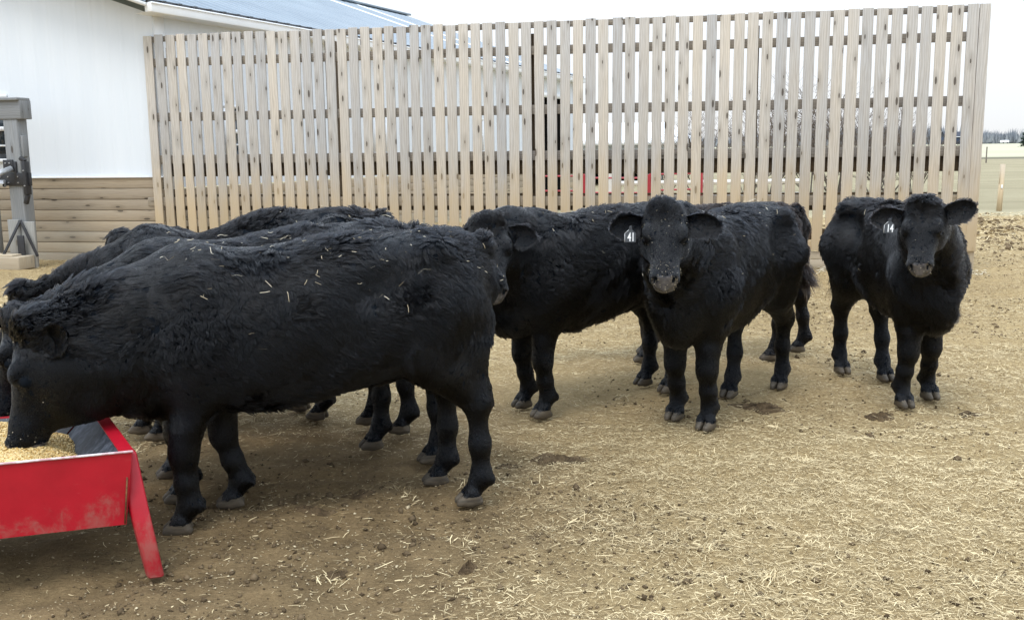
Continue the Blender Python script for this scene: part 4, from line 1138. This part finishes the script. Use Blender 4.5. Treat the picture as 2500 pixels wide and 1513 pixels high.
    for sg in (1, -1):
        fld.add(Ell(H(.150, sg * .090, .006), np.array((.045, .026, .026)) * hs, hfr), 0.022)          # brow
        fld.cut(Ell(H(.182, sg * .116, -.030), np.array((.034, .020, .022)) * hs, hfr), 0.014)         # eye socket
        fld.add(Ell(H(.180, sg * .100, -.030), np.array((.024, .020, .019)) * hs, hfr), 0.004)         # eyeball swell
        fld.add(Ell(H(.13, sg * .075, -.13), np.array((.09, .04, .06)) * hs, hfr), 0.04)               # cheek
        fld.add(Ell(H(.445, sg * .042, -.020), np.array((.030, .028, .026)) * hs, hfr), 0.018)         # nostril wing
        fld.cut(Ell(H(.474, sg * .048, -.012), np.array((.026, .014, .020)) * hs, hfr), 0.006)         # nostril
        fld.cut(Ell(H(.472, sg * .060, -.034), np.array((.022, .011, .012)) * hs, hfr), 0.006)
    fld.add(Ell(H(.448, 0, -.102), np.array((.046, .060, .026)) * hs, hfr), 0.015)                     # chin and lower lip
    fld.cut(Ell(H(.475, 0, -.079), np.array((.050, .080, .0075)) * hs, hfr), 0.008)                    # mouth
    if jowl:
        fld.add(Ell(H(.12, 0, -.20), np.array((.12, .075, .09)) * hs, hfr), 0.08); fld.add(Cone(H(.10, 0, -.22), (.58 * sx, 0, .70 * sz), .11, .15), 0.10); fld.add(Cone(H(.36, 0, -.075), H(.22, 0, -.20), .055, .085), 0.06); fld.add(Cone(H(.22, 0, -.20), (.60 * sx, 0, .615 * sz), .085, .12), 0.08)
    V, Fq = fld.mesh()
    V = smooth_mesh(V, Fq, 2, 0.35)
    V[:, 2] = np.maximum(V[:, 2], -0.004)
    N = vnormals(V, Fq)
    x, y, z = [V[:, i].astype(f4) for i in range(3)]
    dT, dH = torso(x, y, z), hl(x, y, z)
    dN = np.min([p(x, y, z) for p in neckp], 0); dL = np.min([p(x, y, z) for p in legp], 0); dA = np.min([p(x, y, z) for p in tailp], 0)
    r = V - P; ht, hl_, hv = r @ d / (hs * lt), r @ s_ / hs, r @ u / hs
    isH = (dH < 0.03) & (dH < dN + 0.03) & (ht > -0.08)
    muz = isH & (ht > 0.405) & (hv > -0.145) & ((ht > 0.425 + 0.25 * np.abs(hl_) * (hv < -.06)) | (hv < -.03))
    muz = isH & (ht + 0.35 * np.maximum(-hv - 0.06, 0) - 0.0 * hl_ > 0.440)
    eyeV = isH & (np.minimum(np.linalg.norm(np.stack([ht - .180, hl_ - .106, hv + .030], 1), axis=1), np.linalg.norm(np.stack([ht - .180, hl_ + .106, hv + .030], 1), axis=1)) < 0.020)
    nosV = isH & (np.min([np.linalg.norm(np.stack([(ht * lt - .474 * lt) / .030, (hl_ - sg * .050) / .0165, (hv + .014) / .024], 1), axis=1) for sg in (1, -1)], 0) < 1.0)
    nosV |= isH & (ht > .40) & (np.abs(hv + .080) < .006) & (np.abs(hl_) < .062)
    hoofV = (V[:, 2] < 0.057)
    mi = np.zeros(len(Fq), np.int32)
    mi[muz[Fq].sum(1) >= 3] = 1; mi[nosV[Fq].sum(1) >= 3] = 0;  mi[hoofV[Fq].sum(1) >= 3] = 3
    # flow of the coat
    wT, wN, wH, wL, wA = [np.exp(-np.maximum(q, 0) / 0.022) for q in (dT, dN, dH, dL, dA)]
    wL = wL * np.clip((.72 - V[:, 2]) / .18, 0, 1); wH = np.where(ht > -.02, wH * 3, wH * 0.2); wA = wA * 2 * (V[:, 0] < -.72 * sx)
    na_ = unit((W + Md) / 2 - (pb + th_) / 2)
    flow = wT[:, None] * unit(np.stack([-0.85 + 0 * x, 0 * x + np.sign(y) * .25, -0.25 - 0.75 * np.clip((1.12 * sz - z) / .35, 0, 1)], 1))
    flow += wN[:, None] * unit(na_ + np.array([0, 0, -0.55]))
    flow += wL[:, None] * np.array([-0.10, 0, -1.0])
    flow += wA[:, None] * np.array([0, 0, -1.0])
    whorl = unit(np.stack([ht - 0.13, hl_, 0 * ht], 1)) @ np.array([d, s_, u])
    face = unit(whorl * 1.0 + (d * 0.8)[None] * (ht > .05)[:, None])
    flow += wH[:, None] * face
    ln = wT * (0.030 + 0.012 * np.clip((z - 1.0 * sz) / .15, 0, 1) + 0.006 * np.clip((.62 * sz - z) / .1, 0, 1)) + wN * 0.038 + wL * np.where(z < .45, .008, .018) + wA * np.where(z < .72 * sz, .10, .03)
    ln = ln + wH * (0.0085 + 0.022 * np.clip((.085 - ht) / .10, 0, 1) * np.clip((hv + .12) / .1, 0, 1) + 0.012 * np.clip((-hv - .14) / .05, 0, 1))
    ln = ln / (wT + wN + wL + wA + wH + 1e-9)
    ln = np.where(hoofV, 0.0, ln); ln = np.where((z < .11) & ~hoofV, .007, ln)
    ln = ln * np.where((z < .78 * sz) & (wN > np.maximum(wT, wL)), .6, 1.0)
    bald = muz | eyeV | hoofV
    # ears: cupped leaves
    eV, eF, eN, eFlow, eLen, tagpos = [], [], [], [], [], None
    off = len(V)
    for sg, (lift, back) in ((1, ears[0]), (-1, ears[1])):
        a = unit(s_ * sg * math.cos(lift) - d * math.sin(lift) - u * (0.12 + back)); o = unit((u * 0.75 + d * 0.45)); o = unit(o - a * (o @ a)); b = np.cross(o, a)
        E0 = H(.045, sg * .085, -.045)
        nu, nv = 20, 13
        uu, vv = np.meshgrid(np.linspace(0, 1, nu), np.linspace(-1, 1, nv), indexing='ij')
        wid = 0.058 * np.interp(uu, [0, .12, .35, .6, .8, .92, 1], [.52, .66, .95, 1.0, .80, .50, .10])
        cup = 0.034 * np.interp(uu, [0, .3, .8, 1], [1.0, .8, .42, .1])
        Lr = 0.188
        Pm = E0 + a * (uu * Lr)[..., None] + b * (wid * vv)[..., None] - o * (cup * (1 - vv ** 2) - 0.014 * uu)[..., None]
        Pf = Pm + o * (0.004 * (1 - np.abs(vv) ** 3))[..., None]; Pb = Pm - o * (0.007 * (1 - np.abs(vv) ** 3))[..., None]
        id0 = off + sum(len(q) for q in eV); g1 = np.arange(nu * nv).reshape(nu, nv) + id0; g2 = g1 + nu * nv
        q1 = np.stack([g1[:-1, :-1], g1[1:, :-1], g1[1:, 1:], g1[:-1, 1:]], -1).reshape(-1, 4); q2 = np.stack([g2[:-1, :-1], g2[:-1, 1:], g2[1:, 1:], g2[1:, :-1]], -1).reshape(-1, 4)
        if np.cross(a, b) @ o < 0: q1, q2 = q1[:, ::-1], q2[:, ::-1]
        eV += [Pf.reshape(-1, 3), Pb.reshape(-1, 3)]; eF += [q1, q2]
        rim = np.maximum(np.abs(vv), np.clip((uu - .7) / .3, 0, 1)).reshape(-1)
        fl_ = unit(a + (b * vv[..., None] * 0.9)).reshape(-1, 3)
        eFlow += [fl_, fl_]; eLen += [0.008 + 0.010 * rim ** 4, 0.010 + 0.010 * rim ** 4]
        if sg == -1: tagpos = (E0 + a * Lr * .46 - b * 0.0, o, a, b)
    emi = [0] * sum(len(q) for q in eF)
    for sg in (1, -1):     # eyeballs
        nu, nv = 13, 9; C_ = H(.180, sg * .095, -.029); re_ = .0165 * hs
        uu, vv = np.meshgrid(np.linspace(0, 2 * np.pi, nu), np.linspace(0.05, np.pi - .05, nv), indexing='ij')
        Sp = C_ + re_ * np.stack([np.cos(uu) * np.sin(vv), np.sin(uu) * np.sin(vv), np.cos(vv)], -1)
        id0 = off + sum(len(q) for q in eV); g1 = np.arange(nu * nv).reshape(nu, nv) + id0
        q1 = np.stack([g1[:-1, :-1], g1[:-1, 1:], g1[1:, 1:], g1[1:, :-1]], -1).reshape(-1, 4)
        eV.append(Sp.reshape(-1, 3)); eF.append(q1); eFlow.append(np.zeros((nu * nv, 3))); eLen.append(np.zeros(nu * nv)); emi += [2] * len(q1)
    eV, eF = np.concatenate(eV), np.concatenate(eF)
    eN = vnormals(np.concatenate([np.zeros((off, 3)), eV]), eF)[off:]
    V2 = np.concatenate([V, eV]); F2 = np.concatenate([Fq, eF]); N2 = np.concatenate([N, eN])
    mi = np.concatenate([mi, np.array(emi, np.int32)])
    flow = np.concatenate([flow, np.concatenate(eFlow)]); ln = np.concatenate([ln, np.concatenate(eLen)]); bald = np.concatenate([bald, np.concatenate(eLen) <= 0])
    body = mesh_np('cow', V2, F2, None, smooth=True, mats=[M['hide'], M['muzzle'], M['eye'], M['hoof']], midx=mi)
    body.location = (org[0], org[1], 0); body.rotation_euler = (0, 0, yaw)
    tag(body, label, 'cow', 'black cattle in the yard')
    # coat of hair strands, in tufts
    fa = 0.5 * np.linalg.norm(np.cross(V2[F2[:, 2]] - V2[F2[:, 0]], V2[F2[:, 3]] - V2[F2[:, 1]]), axis=1)
    fa[bald[F2].sum(1) >= 2] = 0
    fl_len = ln[F2].mean(1)
    wgt = fa * np.where(fl_len < 0.016, 4.5, np.where(fl_len < 0.034, 2.4, 1.0))
    per = 12; G = int(3300 * dens * wgt.sum())
    cdf = np.cumsum(wgt); fi = np.minimum(np.searchsorted(cdf, rg.uniform(0, cdf[-1], G)), len(F2) - 1)
    a_, b_ = rg.uniform(0, 1, (2, G, 1))
    def itp(A): q = A[F2[fi]]; return (q[:, 0] * (1 - a_) + q[:, 1] * a_) * (1 - b_) + (q[:, 3] * (1 - a_) + q[:, 2] * a_) * b_ if A.ndim > 1 else ((q[:, 0] * (1 - a_[:, 0]) + q[:, 1] * a_[:, 0]) * (1 - b_[:, 0]) + (q[:, 3] * (1 - a_[:, 0]) + q[:, 2] * a_[:, 0]) * b_[:, 0])
    p0, n0, f0, l0 = itp(V2), unit(itp(N2)), itp(flow), itp(ln)
    f0 = unit(f0) + 0.75 * wobble(p0 + seed, 6.5) * np.clip(l0 / .04, .15, 1)[:, None] + 0.50 * wobble(p0 - seed, 21.0) * np.clip(l0 / .04, .1, 1)[:, None]
    f0 = f0 - n0 * (f0 * n0).sum(1, keepdims=True); f0 = unit(f0)
    lift = np.clip(0.25 + 0.32 * wobble(p0 + 3, 9.0)[:, 0] * np.clip(l0 / .035, .3, 1) + rg.normal(0, .12, G), .10, .85)
    lift = lift * np.clip(l0 / .03, .6, 1)
    l0 = l0 * np.clip(1 + 0.30 * wobble(p0 + 9, 13.0)[:, 1] + rg.normal(0, .22, G), .45, 1.8)
    rep = lambda A: np.repeat(A, per, 0)
    tx_ = unit(np.cross(n0, f0))
    rad = np.clip(l0 * .42, .0085, .019)
    rr_ = np.sqrt(rg.uniform(0, 1, G * per)) * rep(rad); an_ = rg.uniform(0, 6.28, G * per)
    off_ = rep(f0) * (rr_ * np.cos(an_))[:, None] + rep(tx_) * (rr_ * np.sin(an_))[:, None]
    L = rep(l0) * rg.uniform(.7, 1.15, G * per); lf_ = rep(lift)
    root = rep(p0) + off_
    curl = rep(tx_) * (L * rg.normal(0, .10, G * per))[:, None]
    pts_ = [root]
    clf = rep(np.clip((l0 - .012) / .028, 0, 1))[:, None]
    for t_, clump in ((.33, .90), (.68, .66), (1.0, .34)):
        clump = 1 - (1 - clump) * clf
        up_ = lf_ * t_ * (1.25 - .55 * t_)
        pts_.append(rep(p0) + off_ * clump + rep(f0) * (L * t_ * np.sqrt(np.clip(1 - lf_ ** 2, .1, 1)))[:, None] + rep(n0) * (L * up_)[:, None] + curl * math.sin(t_ * 2.6) + np.array([0, 0, -.10]) * (L * t_ * t_)[:, None])
    PT = np.stack(pts_, 1).astype(f4); nh = len(PT)
    hc = bpy.data.hair_curves.new('coat'); hc.add_curves([4] * nh)
    hc.attributes['position'].data.foreach_set('vector', PT.ravel())
    ra_ = hc.attributes.get('radius') or hc.attributes.new('radius', 'FLOAT', 'POINT')
    ra_.data.foreach_set('value', np.tile(np.array([.0013, .0013, .0010, .0003], f4), nh))
    hc.materials.append(COATS[coat])
    co = bpy.data.objects.new('coat', hc); COL.objects.link(co); co.parent = body
    # hay and feed dust clinging on
    if hay:
        top = np.flatnonzero((N[:, 2] > -.2) & (dT < .04) & (z > .62)); wgt_ = np.clip(N[top, 2] + .35, .05, 1) ** 1.6; pk = rg.choice(top, hay, p=wgt_ / wgt_.sum())
        HAY.append((wld(V[pk] + N[pk] * rg.uniform(.016, .034, (hay, 1))), N[pk] @ Rm.T))
    if crumbs:
        fr_ = np.flatnonzero(isH & (hv > -.11) & (ht > .02)); wgt_ = np.where(ht[fr_] > .36, 6.0, .8) * np.where(hv[fr_] > -.05, 1, .35); pk = rg.choice(fr_, crumbs, p=wgt_ / wgt_.sum())
        CRUMB.append(wld(V[pk] + N[pk] * np.where(ht[pk] > .41, .0015, .009)[:, None]))
    if tagno:
        tpos, o, a, b = tagpos
        dn = np.array([0, 0, -1.0]); fwd_ = unit(np.array([o[0], o[1], 0.12])); sd_ = np.cross(dn, fwd_)
        if sd_ @ s_ > 0: sd_ = -sd_                # sd_ points to the cow's right, the viewer's left
        sd_ = unit(sd_); dn = unit(dn - fwd_ * (dn @ fwd_))
        pin = tpos + o * 0.008
        O = pin + dn * 0.012 + fwd_ * 0.022
        pr = lambda i, j, k: O + (-sd_) * i + dn * j + fwd_ * k     # i toward the viewer's right
        out = [(-.006, -.012), (.006, -.012), (.008, .006), (.026, .022), (.027, .066), (-.027, .066), (-.026, .022), (-.008, .006)]
        VV = [pr(i, j, .0018) for i, j in out] + [pr(i, j, -.0018) for i, j in out]; n8 = 8
        bm = bpy.data.meshes.new('ear_tag'); bm.from_pydata([tuple(q) for q in VV], [], [tuple(range(8)), tuple(range(15, 7, -1))] + [(i, i + 8, (i + 1) % 8 + 8, (i + 1) % 8) for i in range(8)])
        bm.materials.append(M['tagblack']); to = bpy.data.objects.new('ear_tag', bm); COL.objects.link(to); to.parent = body
        mb_ = MB(); mb_.tube(pin - o * .012, O + fwd_ * .006 - dn * .002, .005, .005, 8); mb_.build('pin', M['tagblack'], to)
        fcv = bpy.data.curves.new('tag_number', 'FONT'); fcv.body = tagno; fcv.size = 0.058; fcv.align_x = 'CENTER'; fcv.align_y = 'CENTER'; fcv.extrude = 0.0008; fcv.offset = 0.0009
        tmp = bpy.data.objects.new('tag_number', fcv); COL.objects.link(tmp)
        me = bpy.data.meshes.new_from_object(tmp.evaluated_get(bpy.context.evaluated_depsgraph_get())); bpy.data.objects.remove(tmp)
        me.materials.append(M['tagwhite']); no_ = bpy.data.objects.new('tag_number', me); COL.objects.link(no_); no_.parent = to
        cx = pr(.004, .043, .0030)
        no_.matrix_local = Matrix([(-sd_[k] * .62, -dn[k], fwd_[k], cx[k]) for k in range(3)] + [(0, 0, 0, 1)])
        mb_ = MB(); mb_.bar(pr(-.0265, .024, .002), pr(-.0272, .066, .002), .0017, .002, tuple(fwd_)); mb_.bar(pr(-.0085, .007, .002), pr(-.0258, .023, .002), .0017, .002, tuple(fwd_)); mb_.build('tag_edge', M['tagwhite'], to)
    COWS[key] = body
    return nh

PI = math.pi
face = lambda x, y: math.atan2(-y, -x)     # yaw that looks at the camera's foot point
only = None
NH = 0
herd = dict(
 A=dict(label='big blue black cow nearest the camera with its head down in the red trough', head=((-1.775, 3.57, 0.865), R(195), R(75), 0), feet=((-1.331, 3.737), (-1.205, 4.034), (-.182, 4.019), (-.345, 4.291)), coat='blue', dens=1.5, hay=190, crumbs=50, ears=((R(40), .6), (R(50), .6)), seed=11, sx=1.03, hs=1.03, lt=.93, wd=.035, nd=.01, jowl=1, tail_side=-.14, tail_in=.10, h=.0115),
 B=dict(label='black cow pressed against the far side of the nearest cow, mostly hidden by it', head=((-2.10, 4.12, 0.80), R(195), R(70), 0), feet=((-1.455, 4.10), (-1.60, 4.42), (-.398, 4.608), (-.715, 4.84)), coat='blue', hay=30, ears=((R(15), .3), (R(15), .3)), wd=.04, nd=.04, seed=12),
 C=dict(label='third feeding cow from the camera, its neck stretched low behind the two nearest', head=((-2.50, 4.98, 0.80), R(183), R(62), 0), feet=((-1.877, 5.039), (-2.014, 5.175), (-.60, 5.117), (-.805, 5.30)), sx=.99, sz=1.03, wd=.17, nd=.09, coat='black', hay=45, ears=((R(10), .2), (R(10), .2)), seed=13),
 D=dict(label='farthest feeding cow, both ears raised against the plank base of the barn', head=((-2.20, 5.50, 1.015), R(188), R(52), 0), feet=((-1.85, 5.55), (-1.95, 5.80), (-1.101, 5.413), (-1.241, 5.60)), sx=.88, sz=.95, wd=.08, nd=.04, coat='black', hay=40, ears=((R(72), .35), (R(60), .0)), seed=14),
 E=dict(label='black cow standing side on with its face half hidden behind the nearest cow rump', head=((-.12, 5.10, 1.12), face(-.09, 5.06) + R(10), R(56), 0), feet=((.166, 5.39), (.06, 5.617), (.962, 5.93), (.84, 6.13)), sx=.95, hs=.95, coat='black', hay=30, ears=((R(-2), .1), (R(-5), .1)), seed=15),
 F=dict(label='black cow wearing tag 41, facing the camera with feed on its muzzle', head=((.745, 4.75, 1.19), face(.74, 4.75), R(54), 0), feet=((1.035, 5.106), (.902, 5.314), (1.665, 5.988), (1.311, 5.8)), sx=.90, hs=.93, lt=.83, sw=.84, coat='blue', dens=1.25, tagno='41', hay=40, crumbs=190, ears=((R(-2), 0), (R(-6), 0)), seed=16, h=.0105),
 G=dict(label='brownish black cow farthest back in the middle, with only its rump, tail and legs showing', head=((.22, 6.75, .85), R(175), R(60), 0), feet=((.923, 6.80), (.98, 7.08), (1.82, 6.80), (2.103, 7.095)), sx=.86, sz=.95, coat='brown', hay=10, seed=17),
 H=dict(label='black cow wearing tag 14, standing apart at the right in front of the fence end', head=((2.165, 5.17, 1.165), face(2.165, 5.17) + R(-2), R(58), R(4)), feet=((2.479, 5.693), (2.257, 5.515), (2.395, 6.17), (2.19, 6.39)), sx=.84, hs=.87, lt=.81, sw=.58, shift=-.035, coat='black', dens=1.2, tagno='14', hay=20, crumbs=45, ears=((R(24), 0), (R(4), 0)), seed=18, h=.0105),
)
for k, v in herd.items():
    if only and k not in only: continue
    NH += cow(k, **v)
print('hairs', NH)
# hay clinging to the coats, feed dust on the faces
if HAY:
    P_ = np.concatenate([a for a, b in HAY]); n_ = len(P_); L_ = RNG.gamma(2.0, .008, n_) + .006
    d_ = unit(RNG.normal(size=(n_, 3)) * np.array([1, 1, .45])); nn = np.concatenate([b for a, b in HAY]); d_ = unit(d_ - .8 * nn * (d_ * nn).sum(1, keepdims=True))
    s2 = unit(np.cross(d_, RNG.normal(size=(n_, 3)))) * .0009; bd = unit(np.cross(d_, s2)) * (L_ * RNG.normal(0, .18, n_))[:, None]
    rows = []
    for t, b in ((-.5, 0), (0, 1), (.5, 0)):
        q = P_ + d_ * (t * L_)[:, None] + bd * b; rows += [q - s2, q + s2]
    HV = np.stack(rows, 1).reshape(-1, 3); HF = (np.arange(n_)[:, None, None] * 6 + np.array([(0, 1, 3, 2), (2, 3, 5, 4)])[None]).reshape(-1, 4)
    tag(mesh_np('hay_bits', HV, HF, M['hay'], tint=np.repeat(RNG.uniform(0, 1, n_), 6)), 'bits of pale hay clinging to the backs of the cattle', 'hay', kind='stuff')
if CRUMB:
    P_ = np.concatenate(CRUMB); V_, F_, T_ = flakes(len(P_), P_, RNG.uniform(.0010, .0030, len(P_)), .6, .8)
    tag(mesh_np('feed_dust', V_, F_, M['hay'], tint=T_), 'white specks of feed dust on the faces of the cattle', 'feed', kind='stuff')
